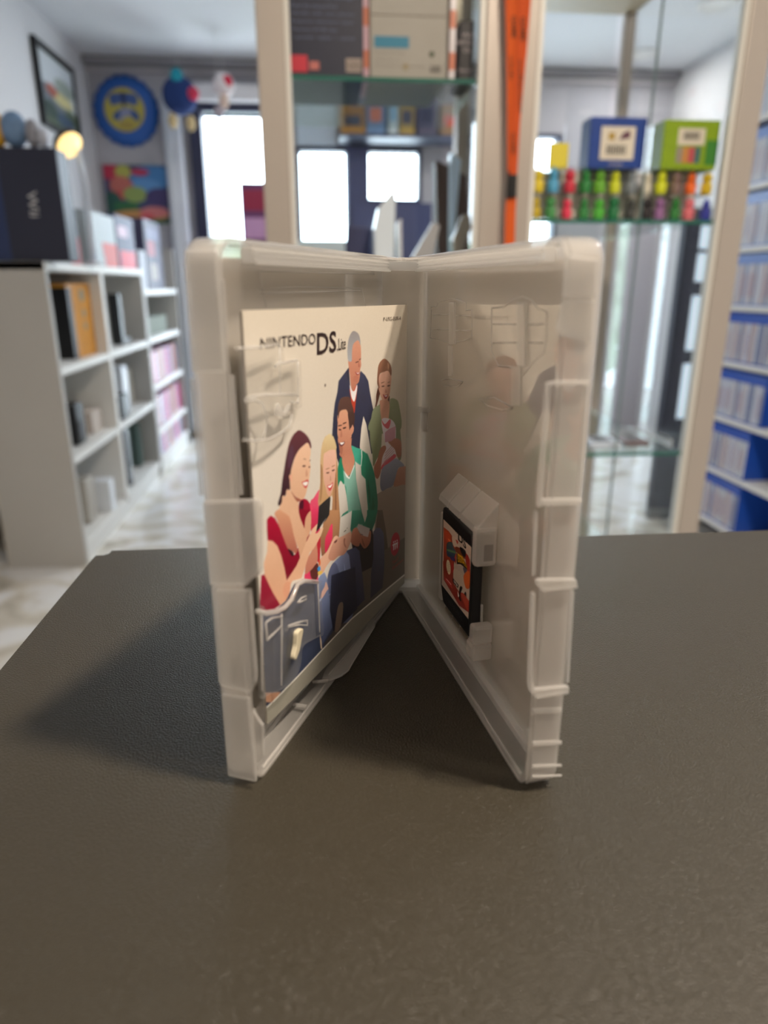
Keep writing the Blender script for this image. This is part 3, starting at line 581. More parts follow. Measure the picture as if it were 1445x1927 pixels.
ART=[
# sofa
('B',[(955,1000),(1040,950),(1180,885),(1400,850),(1400,2400),(900,2400),(960,1300)],(152,132,110),(112,94,76),0),
('E',[(820,0),(900,0),(960,350),(1000,700),(1010,1300),(860,1300),(780,400)],(92,78,66),(60,50,44),0),
('E',[(560,1050),(700,960),(760,1400),(600,1600)],(128,106,84),(96,76,60),0),
('E',[(940,860),(990,900),(1015,1210),(900,1320),(880,1200)],(140,120,98),(110,92,76),0),
('P',[(590,1120),(764,1010),(764,1088),(720,1118),(662,1168),(600,1235),(570,1262)],(98,84,70),(66,56,48),0),
('P',[(490,1180),(600,1180),(612,1222),(560,1274),(512,1324),(488,1344)],(62,66,80),(46,50,62),0),  # jeans under the clip, darkened for the shade low on the booklet
# old man
('P',[(656,692),(650,700),(637,717),(635,737),(630,759),(627,787),(625,820),(630,850),(640,880),(680,880),(677,840),(680,805),(684,783),(690,800),(699,855),(702,850),(698,800),(699,786),(703,774),(700,759),(696,737),(693,717),(687,706),(679,698),(670,725),(660,740)],(50,52,70),(34,35,50),0),
('C',[(450,740),(420,850),(470,1000),(520,1300),(480,1130),(465,900)],(36,37,52),None,1),
('C',[(640,800),(620,900),(580,1000),(560,1250),(600,1200),(700,1250),(690,900)],(58,60,78),(42,43,58),1),
('C',[(465,1060),(500,1080),(580,1000),(570,1150),(555,1280),(540,1420),(520,1440),(490,1250)],(196,72,38),(170,50,34),1),
('C',[(466,1000),(500,1080),(540,1085),(578,990),(575,1080),(548,1220),(525,1250),(490,1170)],(226,214,204),None,1),
('C',[(520,360),(600,330),(632,400),(638,560),(636,640),(640,700),(622,780),(622,860),(600,960),(560,1000),(530,1080),(500,1075),(480,980),(470,850),(450,720),(445,620),(490,600)],(202,138,104),(176,108,80),1),
('C',[(520,185),(470,250),(440,360),(430,500),(445,630),(495,640),(500,520),(515,400),(560,340),(600,330),(628,400),(622,300),(590,220)],(138,128,118),(160,158,150),1),
('C',[(548,800),(585,815),(616,805),(600,845),(570,850)],(150,60,50),None,1),('C',[(555,806),(585,820),(610,812),(592,832)],(236,228,216),None,1),
('C',[(556,655),(600,640),(600,652),(560,668)],(90,50,40),None,1),('C',[(608,612),(634,600),(634,612),(612,624)],(90,50,40),None,1),
('C',[(600,650),(618,720),(600,730)],(164,92,70),None,1),('C',[(540,860),(600,880),(575,960),(520,930)],(176,106,80),None,1),
# girl with braids
('C',[(940,1040),(900,1030),(868,1150),(862,1270),(830,1420),(850,1400),(880,1290),(912,1180)],(92,52,36),None,1),
('C',[(1050,1160),(1070,1180),(1068,1260),(1080,1340),(1060,1480),(1046,1400),(1040,1240)],(88,50,36),None,1),
('C',[(930,1280),(860,1390),(800,1480),(770,1700),(1220,1700),(1210,1300),(1150,1210),(1080,1210),(1060,1290)],(142,146,104),(128,134,94),1),
('B',[(935,-60),(905,80),(892,200),(900,350),(925,500),(935,640),(975,560),(1030,430),(1040,100),(1010,-100)],(146,150,108),(112,118,80),1),
('B',[(1150,-60),(1250,-40),(1265,150),(1285,400),(1280,540),(1250,560),(1210,430),(1200,200),(1150,60)],(142,144,106),(112,114,80),1),
('C',[(930,1230),(1060,1250),(1058,1480),(1040,1560),(960,1560),(935,1450),(925,1330)],(196,138,106),(206,150,118),1),
('B',[(1040,60),(1150,60),(1210,140),(1215,300),(1215,490),(1130,570),(1040,660),(1050,540),(1090,400),(1060,250)],(222,206,196),(206,186,176),1),
('B',[(1040,70),(1080,120),(1140,60),(1150,100),(1118,178),(1060,135)],(206,92,96),None,1),
('B',[(1035,650),(1065,600),(1140,530),(1200,490),(1212,530),(1110,615),(1040,680)],(196,70,82),None,1),
]+[('B',[(1060+6*k,620-36*k),(1195,480-32*k),(1196,486-32*k),(1062+6*k,628-36*k)],(170,120,120),None,0) for k in range(5)]+[
('B',[(1045,670),(1130,600),(1210,545),(1260,570),(1320,635),(1250,660),(1215,760),(1190,870),(1100,920),(1040,945),(1020,850)],(150,152,158),(104,104,112),1),
('B',[(1240,680),(1290,645),(1400,660),(1400,855),(1300,868),(1190,890),(1210,780)],(186,130,98),(160,104,76),1),
('B',[(1025,420),(1080,385),(1092,430),(1050,520),(1035,620),(1025,720),(990,795),(955,760),(945,650),(985,560)],(164,104,78),(150,92,66),1),
('B',[(1120,330),(1190,295),(1270,320),(1285,420),(1275,520),(1230,520),(1200,430),(1150,380)],(174,114,86),(150,92,66),1),
('B',[(1078,225),(1130,180),(1212,145),(1205,290),(1160,330),(1080,345)],(206,152,156),(190,134,140),0),
('C',[(925,840),(1000,780),(1080,800),(1096,900),(1085,1010),(1070,1130),(1040,1215),(995,1240),(945,1200),(915,1100),(893,1000),(900,900)],(214,160,128),(198,142,110),1),
('C',[(1000,603),(935,640),(900,710),(888,800),(880,950),(892,1010),(915,1050),(905,920),(925,830),(990,800),(1050,790),(1090,860),(1100,780),(1075,680)],(140,92,64),(112,70,48),1),
('C',[(1040,660),(1060,700),(1050,780),(1040,720)],(176,130,96),None,1),
('C',[(950,1015),(990,1010),(985,1026),(955,1028)],(90,52,40),None,1),('C',[(1036,1008),(1074,1000),(1072,1016),(1042,1024)],(90,52,40),None,1),
('C',[(944,965),(990,950),(990,958),(946,976)],(130,84,60),None,1),('C',[(1040,960),(1072,950),(1072,958),(1042,968)],(130,84,60),None,1),
('C',[(965,1140),(1000,1155),(1045,1145),(1025,1200),(995,1205)],(150,50,48),None,1),('C',[(976,1150),(1000,1162),(1036,1154),(1015,1178)],(234,220,208),None,1),
('C',[(1010,1060),(1030,1110),(1000,1115)],(180,120,94),None,1),
# guy in green
('B',[(545,540),(500,680),(485,950),(490,1300),(640,1500),(900,1500),(960,1300),(990,1140),(980,960),(950,740),(900,580),(850,480),(790,440),(660,380)],(40,136,98),(28,104,76),0),
('B',[(560,680),(600,750),(640,790),(705,600),(720,800),(760,1050),(790,1250),(820,1500),(640,1500),(620,1150),(600,900),(570,850)],(138,180,152),(96,142,116),0),
('B',[(710,575),(740,605),(782,622),(790,745),(840,800),(852,950),(872,1200),(832,1340),(795,1210),(755,1010),(722,800)],(214,200,176),(196,180,156),0),
('B',[(500,870),(520,805),(580,865),(605,1000),(626,1185),(560,1230),(528,1280),(500,1100)],(206,194,172),(190,176,152),0),
('B',[(520,560),(545,540),(560,660),(575,860),(530,820),(495,900),(490,720)],(22,120,82),None,1),
('B',[(655,385),(720,410),(792,440),(795,520),(782,620),(735,600),(705,560),(680,460)],(60,154,120),None,1),
('B',[(785,440),(795,440),(800,520),(788,650),(782,620),(790,520)],(224,214,190),None,0),
('B',[(850,480),(900,580),(950,740),(980,960),(990,1140),(960,1300),(900,1460),(840,1440),(870,1320),(885,1150),(850,900),(840,700)],(34,128,92),(22,92,68),1),
('B',[(870,800),(900,1000),(890,1100),(872,960)],(20,84,60),None,1),('B',[(930,1000),(950,1150),(900,1250),(920,1120)],(22,90,64),None,1),
('B',[(520,470),(660,290),(665,400),(705,560),(690,640),(640,755),(600,740),(575,690),(550,590),(548,530)],(176,110,82),(196,130,96),1),
('B',[(575,700),(610,745),(640,780),(700,620),(705,640),(640,800),(600,770)],(226,216,198),None,0),
('C',[(330,1350),(400,1340),(450,1440),(480,1700),(480,1800),(300,1800),(285,1606),(300,1480)],(206,148,110),None,1),
('B',[(500,0),(620,-10),(640,90),(655,170),(690,105),(694,200),(655,290),(662,390),(600,470),(545,530),(525,480),(512,380),(498,320),(505,230),(498,120)],(206,146,110),(178,112,82),1),
('C',[(330,1205),(400,1178),(465,1190),(500,1290),(528,1400),(535,1560),(530,1640),(500,1580),(475,1640),(455,1500),(430,1400),(400,1370),(320,1400),(293,1510),(286,1380),(300,1270)],(92,60,48),(66,42,36),1),
('B',[(625,-20),(700,-20),(705,80),(680,112),(655,165),(642,190),(632,90)],(70,46,38),None,1),
('B',[(505,135),(545,128),(545,138),(508,148)],(60,34,28),None,1),('B',[(560,110),(600,95),(600,106),(562,122)],(60,34,28),None,1),
('B',[(508,180),(540,184),(535,198),(510,194)],(60,34,28),None,1),('B',[(560,165),(598,155),(594,172),(564,178)],(60,34,28),None,1),
('B',[(540,190),(552,270),(528,280),(532,230)],(172,108,80),None,1),
('B',[(512,355),(545,345),(580,335),(578,365),(552,392),(526,388)],(96,34,32),None,1),('B',[(524,350),(552,346),(575,342),(568,362),(540,374)],(238,230,220),None,1),
('B',[(515,395),(560,410),(545,500),(525,470)],(160,98,72),None,1),
# lower bodies
('E',[(360,480),(720,300),(760,500),(740,960),(540,1060),(420,800)],(24,24,32),(18,18,24),0),
('E',[(290,690),(440,630),(510,690),(535,900),(560,1100),(600,1520),(480,1640),(340,1760),(330,1000)],(72,74,96),(34,35,52),0),
('E',[(745,370),(800,300),(870,305),(918,390),(932,560),(935,900),(925,1050),(900,1320),(700,1500),(705,1100),(745,800)],(86,88,108),(30,32,48),0),
('E',[(380,10),(520,0),(600,240),(490,240),(440,300),(380,370),(355,320)],(52,130,98),(40,100,78),0),
('E',[(640,0),(820,0),(770,220),(720,350),(690,320),(640,290)],(30,118,86),(24,92,68),0),
('E',[(400,330),(470,300),(530,400),(690,350),(706,440),(690,550),(640,630),(590,655),(545,600),(520,560),(500,615),(440,610),(370,560),(360,480)],(178,112,82),(150,86,62),1),
('E',[(490,232),(690,312),(655,460),(545,425),(470,300)],(176,160,146),(190,172,156),0),('E',[(530,404),(570,418),(568,428),(528,414)],(40,32,30),None,0),
('E',[(550,470),(580,540),(600,600),(590,620),(560,560)],(120,66,46),None,1),
# blonde
('B',[(155,1100),(200,1030),(275,930),(290,1100),(265,1500),(180,1500),(165,1390)],(222,84,102),(196,44,74),1),
('B',[(395,238),(340,275),(308,350),(290,450),(280,600),(280,850),(252,1080),(262,1140),(330,1100),(420,1000),(470,1100),(525,1500),(400,1500),(430,1250),(500,1500),(500,1000),(490,600),(475,400),(445,275)],(206,172,118),(176,126,80),0),
('B',[(455,500),(492,600),(500,900),(520,1200),(535,1500),(420,1500),(425,1200),(440,900)],(186,140,92),(150,100,62),1),
('B',[(470,700),(478,900),(480,1200),(468,1400),(462,1100)],(134,88,56),None,1),('B',[(285,620),(310,700),(300,1000),(275,1080),(284,850)],(160,116,74),None,1),
('B',[(330,480),(400,440),(465,430),(478,560),(472,700),(455,850),(435,930),(400,1010),(368,985),(345,900),(322,800),(318,640)],(224,174,142),(206,150,118),1),
('B',[(395,240),(342,285),(315,360),(305,470),(330,480),(400,440),(478,430),(470,350),(440,275)],(214,188,134),(196,160,108),1),
('B',[(355,718),(390,712),(385,728),(360,730)],(100,62,48),None,1),('B',[(425,688),(458,680),(455,696),(430,702)],(100,62,48),None,1),
('B',[(350,672),(392,660),(392,668),(352,682)],(160,112,74),None,1),('B',[(425,640),(462,625),(462,633),(428,650)],(160,112,74),None,1),
('B',[(368,880),(405,868),(436,842),(425,905),(400,945),(382,925)],(196,62,62),None,1),('B',[(374,886),(405,876),(430,856),(415,895),(392,908)],(240,230,218),None,1),
('B',[(405,750),(418,810),(398,818)],(194,138,108),None,1),
('D',[(1180,0),(1420,0),(1420,420),(1330,470),(1290,640),(1190,770),(1130,780),(1100,500),(1150,300)],(178,126,82),(130,84,54),0),
('D',[(1235,380),(1310,230),(1312,480),(1265,600),(1195,730),(1190,500)],(222,60,88),(190,36,64),1),
('D',[(1060,420),(1110,400),(1100,830),(1060,870),(1050,600)],(176,34,46),None,1),
('D',[(850,1070),(960,1010),(1060,900),(1070,1100),(1060,1300),(860,1450),(840,1250)],(214,50,80),(190,60,86),1),
('D',[(940,1000),(1060,900),(1080,1060),(1040,1180),(960,1160)],(90,40,34),None,1),
('D',[(960,700),(1040,560),(1065,840),(1000,960),(950,1020),(860,1090),(850,1000),(880,850)],(196,130,98),(180,110,84),1),
('E',[(30,950),(90,870),(280,700),(335,770),(360,1000),(395,1350),(405,1750),(360,1900),(100,1950),(0,1300)],(128,134,156),(92,96,116),0),
('E',[(150,1010),(185,1200),(190,1500),(160,1300)],(84,86,106),None,1),('E',[(250,900),(290,1200),(300,1500),(270,1250)],(160,164,184),None,1),
('E',[(60,900),(150,1000),(160,1400),(100,1800),(0,1800),(-40,1200)],(92,96,116),(70,74,92),1),
('D',[(1070,1180),(1110,1110),(1180,1055),(1220,1150),(1250,1380),(1262,1806),(1100,1806),(1080,1400)],(132,140,160),(66,72,90),0),
('D',[(1205,1220),(1245,1330),(1235,1420),(1190,1490),(1110,1510),(1130,1400),(1180,1300)],(206,160,136),None,1),
('D',[(1090,1530),(1130,1480),(1160,1560),(1190,1490),(1220,1540),(1250,1450),(1290,1420),(1250,1440),(1230,1600),(1110,1600)],(178,180,190),None,0),
('D',[(1320,500),(1345,455),(1390,435),(1450,470),(1600,430),(1560,620),(1445,700),(1380,770),(1280,870),(1210,960),(1150,1070),(1105,1000),(1110,830),(1230,690)],(220,170,134),(208,154,118),1),
('E',[(165,470),(220,420),(300,400),(350,350),(372,400),(355,550),(300,680),(240,760),(150,785),(60,860),(-20,800),(60,560),(130,480)],(204,150,118),(186,126,96),1),
('E',[(160,470),(185,125),(382,10),(368,200),(352,370),(300,400),(250,430)],(208,196,174),(190,176,152),0),('E',[(245,365),(282,335),(284,345),(248,375)],(30,26,24),None,0),('E',[(296,308),(306,298),(308,308),(298,318)],(30,26,24),None,0),
('E',[(240,500),(268,480),(262,560),(290,640),(250,600)],(150,92,68),None,1),('E',[(80,540),(130,500),(120,540),(90,560)],(90,44,36),None,1),
('D',[(1058,990),(1100,955),(1112,1010),(1078,1045)],(58,132,178),None,1),('D',[(1068,1050),(1110,1035),(1150,1050),(1120,1095),(1078,1100)],(214,168,70),None,1),('D',[(1080,900),(1100,830),(1112,900),(1095,950)],(206,88,40),None,1),
# dark-haired woman
('A',[(745,1420),(810,1390),(870,1420),(915,1500),(930,1600),(860,1760),(900,1927),(860,2200),(760,2050),(720,1560)],(160,16,44),(120,8,30),1),
('A',[(740,1450),(800,1420),(790,1560),(730,1560)],(70,14,30),None,1),
('A',[(900,1480),(960,1600),(1000,1780),(990,1927),(920,1800),(915,1600)],(224,70,92),None,1),
('D',[(950,20),(1070,-10),(1070,200),(1010,300),(945,330)],(214,58,88),(180,36,60),1),
('D',[(200,160),(270,90),(340,140),(400,250),(450,380),(520,540),(600,740),(680,760),(730,640),(770,820),(700,960),(540,1220),(470,900),(390,680),(320,560),(210,520)],(166,14,44),(112,8,28),0),
('D',[(730,-20),(860,0),(940,0),(870,130),(840,340),(790,240),(750,100)],(128,8,32),None,1),
('D',[(330,60),(420,-20),(600,-40),(640,200),(660,420),(720,650),(690,740),(640,700),(560,660),(500,520),(430,330),(380,180)],(206,148,106),(164,92,70),1),
('D',[(560,660),(620,690),(660,740),(640,790),(600,750)],(44,16,22),None,1),
('D',[(105,1110),(165,1090),(430,1610),(330,1680),(200,1705),(75,1695)],(150,20,44),(126,14,36),0),
('D',[(930,20),(950,60),(945,330),(880,470),(840,350),(860,140)],(206,152,112),None,1),
('A',[(500,1240),(560,1240),(630,1300),(690,1380),(712,1460),(722,1600),(750,1750),(800,1940),(850,2100),(880,2200),(820,2350),(760,2150),(640,1927),(600,1800),(560,1680),(480,1620),(405,1560),(412,1490),(455,1340),(510,1345)],(214,166,126),(206,156,116),1),
('D',[(600,0),(735,0),(770,140),(870,390),(885,480),(830,650),(770,800),(735,650),(655,420),(615,200)],(214,166,126),(200,148,108),0),
('D',[(215,510),(300,530),(380,610),(440,760),(500,980),(540,1200),(600,1100),(700,950),(760,820),(830,640),(900,480),(940,400),(975,320),(1040,250),(1090,208),(1115,220),(1105,265),(1045,345),(1022,400),(1060,390),(1100,340),(1150,280),(1160,315),(1120,430),(1070,530),(1000,650),(930,720),(885,860),(840,1000),(790,1160),(640,1200),(600,1270),(590,1390),(540,1520),(430,1615),(300,1400),(160,1100),(150,900),(205,720)],(222,176,134),(204,146,106),0),
('D',[(500,1260),(540,1215),(600,1240),(590,1390),(540,1500),(470,1400)],(206,142,104),None,1),
('B',[(262,1135),(400,1012),(406,1040),(392,1240),(350,1310),(310,1345),(275,1400),(238,1450),(232,1435),(250,1340)],(42,40,37),(30,28,27),0),('B',[(300,1350),(350,1280),(356,1286),(306,1358)],(120,114,104),None,0),
('A',[(860,470),(905,520),(918,620),(908,700),(900,760),(915,860),(905,950),(885,1100),(845,1280),(805,1380),(750,1405),(685,1360),(620,1290),(575,1220),(572,1080),(560,1010),(600,900),(640,760),(700,610),(780,510)],(224,178,138),(208,158,118),1),
('A',[(742,262),(680,285),(610,370),(550,520),(505,740),(480,900),(450,1090),(425,1290),(378,1470),(405,1505),(440,1440),(450,1345),(500,1340),(520,1240),(575,1235),(572,1080),(600,890),(650,720),(720,590),(800,510),(870,470),(915,560),(925,520),(905,430),(840,330)],(96,46,50),(44,22,30),1),
('A',[(560,600),(620,500),(640,640),(600,800),(560,900),(540,780)],(84,50,60),None,1),
('A',[(560,1010),(600,990),(615,1060),(590,1110),(570,1070)],(216,158,122),None,1),
('A',[(780,845),(810,835),(835,848),(815,866),(790,862)],(96,54,44),None,1),('A',[(880,862),(905,855),(908,872),(888,880)],(96,54,44),None,1),
('A',[(785,735),(825,728),(842,750),(820,742)],(140,96,70),None,1),('A',[(895,760),(915,745),(915,760),(900,772)],(140,96,70),None,1),
('A',[(845,900),(868,980),(860,1020),(830,1010)],(196,140,106),None,1),
('A',[(772,1115),(820,1098),(850,1075),(880,1090),(868,1160),(845,1210),(820,1210),(795,1170)],(190,66,62),None,1),('A',[(785,1128),(825,1115),(862,1108),(866,1140),(845,1172),(815,1172)],(244,234,220),None,1),
('A',[(590,1260),(660,1350),(750,1405),(700,1440),(640,1360)],(150,84,62),None,1),
# jeans at the foot of the picture, darkened to paint in the shade there
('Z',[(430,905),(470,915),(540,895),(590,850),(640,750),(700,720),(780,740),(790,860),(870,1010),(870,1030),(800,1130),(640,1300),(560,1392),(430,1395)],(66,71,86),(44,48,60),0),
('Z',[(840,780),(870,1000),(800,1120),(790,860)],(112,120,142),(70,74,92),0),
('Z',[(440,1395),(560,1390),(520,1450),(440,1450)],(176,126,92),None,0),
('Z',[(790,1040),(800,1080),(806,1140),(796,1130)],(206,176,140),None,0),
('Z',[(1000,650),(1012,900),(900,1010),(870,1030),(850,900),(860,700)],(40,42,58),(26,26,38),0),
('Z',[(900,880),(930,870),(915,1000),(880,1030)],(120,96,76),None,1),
# badge
('E',[(x,y) for x,y in ell(1117,577,76,200,.10)],(176,22,50),None,1),
('P',[(611,723),(613,723),(613,727),(611,728)],(80,60,50),None,1),
]
def booklet_img():
    x0,y0,sc=436,564,4; C=np.zeros((820*sc,340*sc,3)); C[:]=(204,184,152)
    yy=np.linspace(0,1,C.shape[0])[:,None,None]; C+= (np.array([206,190,164])-np.array([204,184,152]))*np.minimum(1,yy*3)
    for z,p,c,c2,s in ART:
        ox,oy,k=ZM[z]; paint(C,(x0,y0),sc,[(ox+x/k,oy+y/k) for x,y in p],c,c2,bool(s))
    # figures in the badge
    for fx in(1090,1118,1150):
        e=ZM['E']; t=lambda p:[(e[0]+x/e[2],e[1]+y/e[2]) for x,y in p]
        oy=-(fx-1090)*.45
        paint(C,(x0,y0),sc,t(ell(fx,545+oy,9,16)),(232,214,206)); paint(C,(x0,y0),sc,t([(fx-24,600+oy),(fx-8,578+oy),(fx+16,566+oy),(fx+10,600+oy),(fx+6,680+oy*1.1),(fx-6,686+oy*1.1),(fx-8,610+oy)]),(232,214,206),None,False)
    # plain strip along the foot of the cover, shading painted into its beige
    paint(C,(x0,y0),sc,[(480,1352),(512,1321),(560,1272),(606,1222),(662,1163),(720,1114),(764,1078),(800,1090),(780,1400),(470,1420)],(142,132,110),(136,126,104),False)
    paint(C,(x0,y0),sc,[(486,1344),(512,1321),(560,1272),(606,1222),(662,1163),(720,1114),(764,1078),(764,1081),(720,1117),(662,1166),(606,1225),(560,1275),(512,1324),(486,1347)],(226,212,184),None,False)
    C=blur(C,2)
    C+=rng.normal(0,2.0,C.shape[:2])[...,None]
    return C,(x0,y0),sc
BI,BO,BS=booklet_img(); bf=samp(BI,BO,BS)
def bcol(U,V,co): return np.clip(linarr(bf(U,V,co))/np.array(lin((208,190,160)))*np.array([.72,.675,.60]),0,.95)
TH=.0011
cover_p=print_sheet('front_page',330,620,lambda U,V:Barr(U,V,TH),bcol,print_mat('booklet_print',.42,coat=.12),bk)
# inner pages behind the printed page
def pages(n,off0,off1,dz,name):
    m=MB(); k=14; vs=[]
    for off in(off0,off1):
        for i in range(k+1):
            u=.004+.992*i/k
            for v in(0+dz,1-dz): vs.append(Bp(u,v,off))
    q=2*(k+1); fs=[]
    for i in range(k):
        a=2*i; fs+=[(a,a+2,a+3,a+1),(q+a,q+a+1,q+a+3,q+a+2),(a,q+a,q+a+2,a+2),(a+1,a+3,q+a+3,q+a+1)]
    fs+=[(0,1,q+1,q),(2*k,q+2*k,q+2*k+1,2*k+1)]
    m.add(vs,fs); m.build(name,M['paper'],bk)
for k in range(4): pages(1,TH-.00012-.00025*(k+1)+.0001,TH-.00012-.00025*k,.0008*(k+1)/2,'page')
# lettering
def pxrect(x0,x1,yl0,yr0,yl1,yr1,off=TH+.00012):
    # text box: left x0, right x1, bottom y at left/right, top y at left/right (pixels)
    A,B,Cc,D=uvB(x0,yl0),uvB(x1,yr0),uvB(x0,yl1),uvB(x1,yr1)
    def f(a,b):
        u=(A[0]*(1-a)+B[0]*a)*(1-b)+(Cc[0]*(1-a)+D[0]*a)*b; v=(A[1]*(1-a)+B[1]*a)*(1-b)+(Cc[1]*(1-a)+D[1]*a)*b
        return Bp(u,v,off)
    return f
ink=mat('dark_ink',(46,32,36),.4)
m=MB(); put_text(m,'NINTENDO',pxrect(483,585,658,647,636,627)); put_text(m,'DS',pxrect(588,624,668,662,626,622),0,True); put_text(m,'.Lite',pxrect(626,642,660,656,637,634)); put_text(m,'TM',pxrect(624,627,660,659,657,656))
m.build('logo_lettering',ink,cover_p)
m=MB(); put_text(m,'P-USG-EUR-4',pxrect(715,749,604,602,597,595)); m.build('code_lettering',mat('grey_brown_ink',(90,76,66),.4),cover_p)
m=MB(); put_text(m,'Touch!',pxrect(733,745,1062,1052,1056,1045)); put_text(m,'Generations',pxrect(733,755,1072,1054,1066,1049)); m.build('badge_lettering',mat('crimson_ink',(170,30,50),.4),cover_p)

# ------------------------------------------------------------------ glass cabinets
YC=1.5
def cabinet(label,x0,x1,y1,zt,shelves,pw,name='glass_cabinet',lp=None,rp=None):
    rp=rp or pw
    c=empty(name,((x0+x1)/2,(YC+y1)/2,0),0,label,'cabinet'); ox,oy=(x0+x1)/2,(YC+y1)/2
    T=lambda p:(p[0]-ox,p[1]-oy,p[2])
    for i,(px,py) in enumerate(((x0,YC),(x1-rp,YC),(x0,y1-.028),(x1-.03,y1-.028))):
        w=(lp or pw) if i==0 else rp if i==1 else .03
        MB().box(px,px+w,py,py+.028,.1,zt,0,T).build('post',M['alu'],c,bevel=.003)
        if i<2:
            xx=px+w if i==0 else px-.010
            MB().box(xx,xx+.010,py+.004,py+.020,.1,zt,0,T).build('glazing_bead',M['aluw'],c,bevel=.002)
    MB().box(x0,x1,YC,y1,0,.1,0,T).build('plinth',M['white'],c,bevel=.003)
    MB().box(x0,x1,YC,y1,zt,zt+.03,0,T).build('top_panel',mat(name+'_top',(226,214,190),.5),c,bevel=.003)
    a,b=x0+(lp or pw),x1-rp
    MB().box(a,b,y1-.012,y1-.008,.1,zt,0,T).build('back_pane',M['glass'],c)
    MB().box(x0+.006,x0+.010,YC+.03,y1-.03,.1,zt,0,T).build('side_pane',M['glass'],c)
    MB().box(x1-.010,x1-.006,YC+.03,y1-.03,.1,zt,0,T).build('side_pane',M['glass'],c)
    mid=(a+b)/2
    for z in shelves:
        m=MB().box(a+.002,b-.002,YC+.024,y1-.03,z-.006,z,0,T); s=m.build('glass_shelf',M['glassg'],c)
        MB().box(a+.002,b-.002,YC+.021,YC+.024,z-.007,z+.0005,0,T).build('shelf_edge',mat('green_glass_edge',(44,104,92),.2) if 'green_glass_edge' not in bpy.data.materials else bpy.data.materials['green_glass_edge'],s)
    return c
C1=cabinet('tall glass display cabinet in the middle, boxed consoles on its top shelf',-.106,.388,1.98,1.95,[.40,.74,1.072,1.405],.034,lp=.052,rp=.064)
C2=cabinet('tall glass display cabinet at right with colourful small figures on its shelf',.392,.893,2.20,1.74,[.30,.652,1.155],.036,lp=.036,rp=.050)
# sliding glass panels of the right cabinet
for xg in(.676,):
    m=MB().box(xg,xg+.004,YC+.03,YC+.034,.1,1.68); 
    o=m.build('sliding_pane_edge',mat('grey_green_pane_edge',(104,122,124),.3),C2,loc=(-(.392+.893)/2,-(YC+2.20)/2,0))

def box_thing(name,label,cat,x0,x1,y0,y1,z0,z1,m,group=None,rz=0,bev=.002):
    cx,cy=(x0+x1)/2,(y0+y1)/2; e=empty(name,(cx,cy,z0),rz,label,cat,group)
    b=MB().box(x0-cx,x1-cx,y0-cy,y1-cy,0,z1-z0).build('box_body',m,e,bevel=bev); return e,b
def fr(px,py,Y): p=at(px,py,Y=Y); return p.x,p.z
YS=1.53; ZS=1.405
# ---- the boxes on the middle cabinet's top shelf
x0,_=fr(541,70,YS); x1,_=fr(684,70,YS)
e,b=box_thing('console_box','dark navy carton with grey text and a red patch, left in the middle cabinet','box',x0,x1,YS,YS+.22,ZS,1.72,M['navybox'])
hw=(x1-x0)/2; gr=mat('grey_print',(104,112,140),.5); redm=mat('red_print',(196,48,66),.5); crm=mat('cream_print',(176,160,150),.5)
m=MB()
for k in range(11):
    zz=.035+.013*k
    if k<2: continue
    put_text(m,['Contents of this package','1 console 1 controller','1 power cable 1 stand','Memory 8 MB disc','Requires television input','Handle with care please','Read the manual first'][k%7],lambda a,b,zz=zz,k=k:(-hw+.008+(.95 if k%3 else .7)*2*(hw-.01)*a,-.1108,zz+.007*b))
m.build('carton_text',gr,b)
MB().box(-hw+.004,-hw+.036,-.1108,-.11,.008,.036).build('red_patch',redm,b)
MB().box(hw-.034,hw-.004,-.1108,-.11,.010,.032).build('barcode_patch',crm,b)
m=MB()
for k in range(9): m.box(hw-.031+.003*k,hw-.0298+.003*k,-.1111,-.1109,.013,.029)
m.build('barcode_lines',M['black'],b)
MB().box(-hw+.04,-hw+.058,-.1108,-.11,.012,.026).build('cream_patch',mat('salmon_print',(190,110,104),.5),b)
MB().box(.0,.03,-.1108,-.11,.135,.16).build('orange_picture',mat('orange_print',(206,120,50),.5),b)
x0,_=fr(696,70,YS); x1,_=fr(842,70,YS)
e,b=box_thing('console_box','light grey carton with a blue rectangular strip, centre of the middle cabinet','box',x0,x1,YS,YS+.22,ZS,1.72,mat('grey_card',(158,154,146),.5,noise=(20,.03)))
hw=(x1-x0)/2
MB().box(-hw+.008,-hw+.075,-.1108,-.11,.052,.071).build('blue_strip',mat('teal_blue_print',(38,120,150),.5),b)
m=MB(); put_text(m,'Compatible with all regions',lambda a,b_:(-hw+.008+.06*a,-.1108,.041+.004*b_)); put_text(m,'Wash hands before use. Keep away from water.',lambda a,b_:(-hw+.008+.10*a,-.1108,.020+.004*b_)); put_text(m,'Contents may vary',lambda a,b_:(-hw+.008+.05*a,-.1108,.030+.004*b_))
m.build('carton_text',mat('faint_grey_print',(118,112,104),.5),b)
MB().prism(ell(hw-.030,.043,.005,.005),-.1108,-.11,'xzy').build('green_dot',mat('dark_green_print',(50,66,36),.5),b)
MB().prism(ell(-.006,.021,.006,.006),-.1108,-.11,'xzy').build('seal_dot',mat('tan_print',(150,138,110),.5),b)
m=MB()
for k in range(7): m.box(hw-.032+.003*k,hw-.0305+.003*k,-.1109,-.11,.012,.024)
m.build('barcode_lines',mat('dark_grey_print',(70,66,64),.5),b)
MB().box(-hw,hw,-.1109,-.11,.105,.107).build('seam_line',mat('seam_grey',(140,134,126),.6),b)
MB().prism(ell(.006,.158,.012,.012),-.1109,-.11,'xzy').build('round_sticker',mat('cream_sticker',(230,226,200),.5),b)
x0,_=fr(864,80,YS+.02); x1,_=fr(918,80,YS+.02)
e,b=box_thing('game_carton','black carton with grey lettering, right in the middle cabinet under the cream tube','box',x0,.312,YS+.02,YS+.12,ZS,1.512,mat('black_card',(34,32,38),.5))
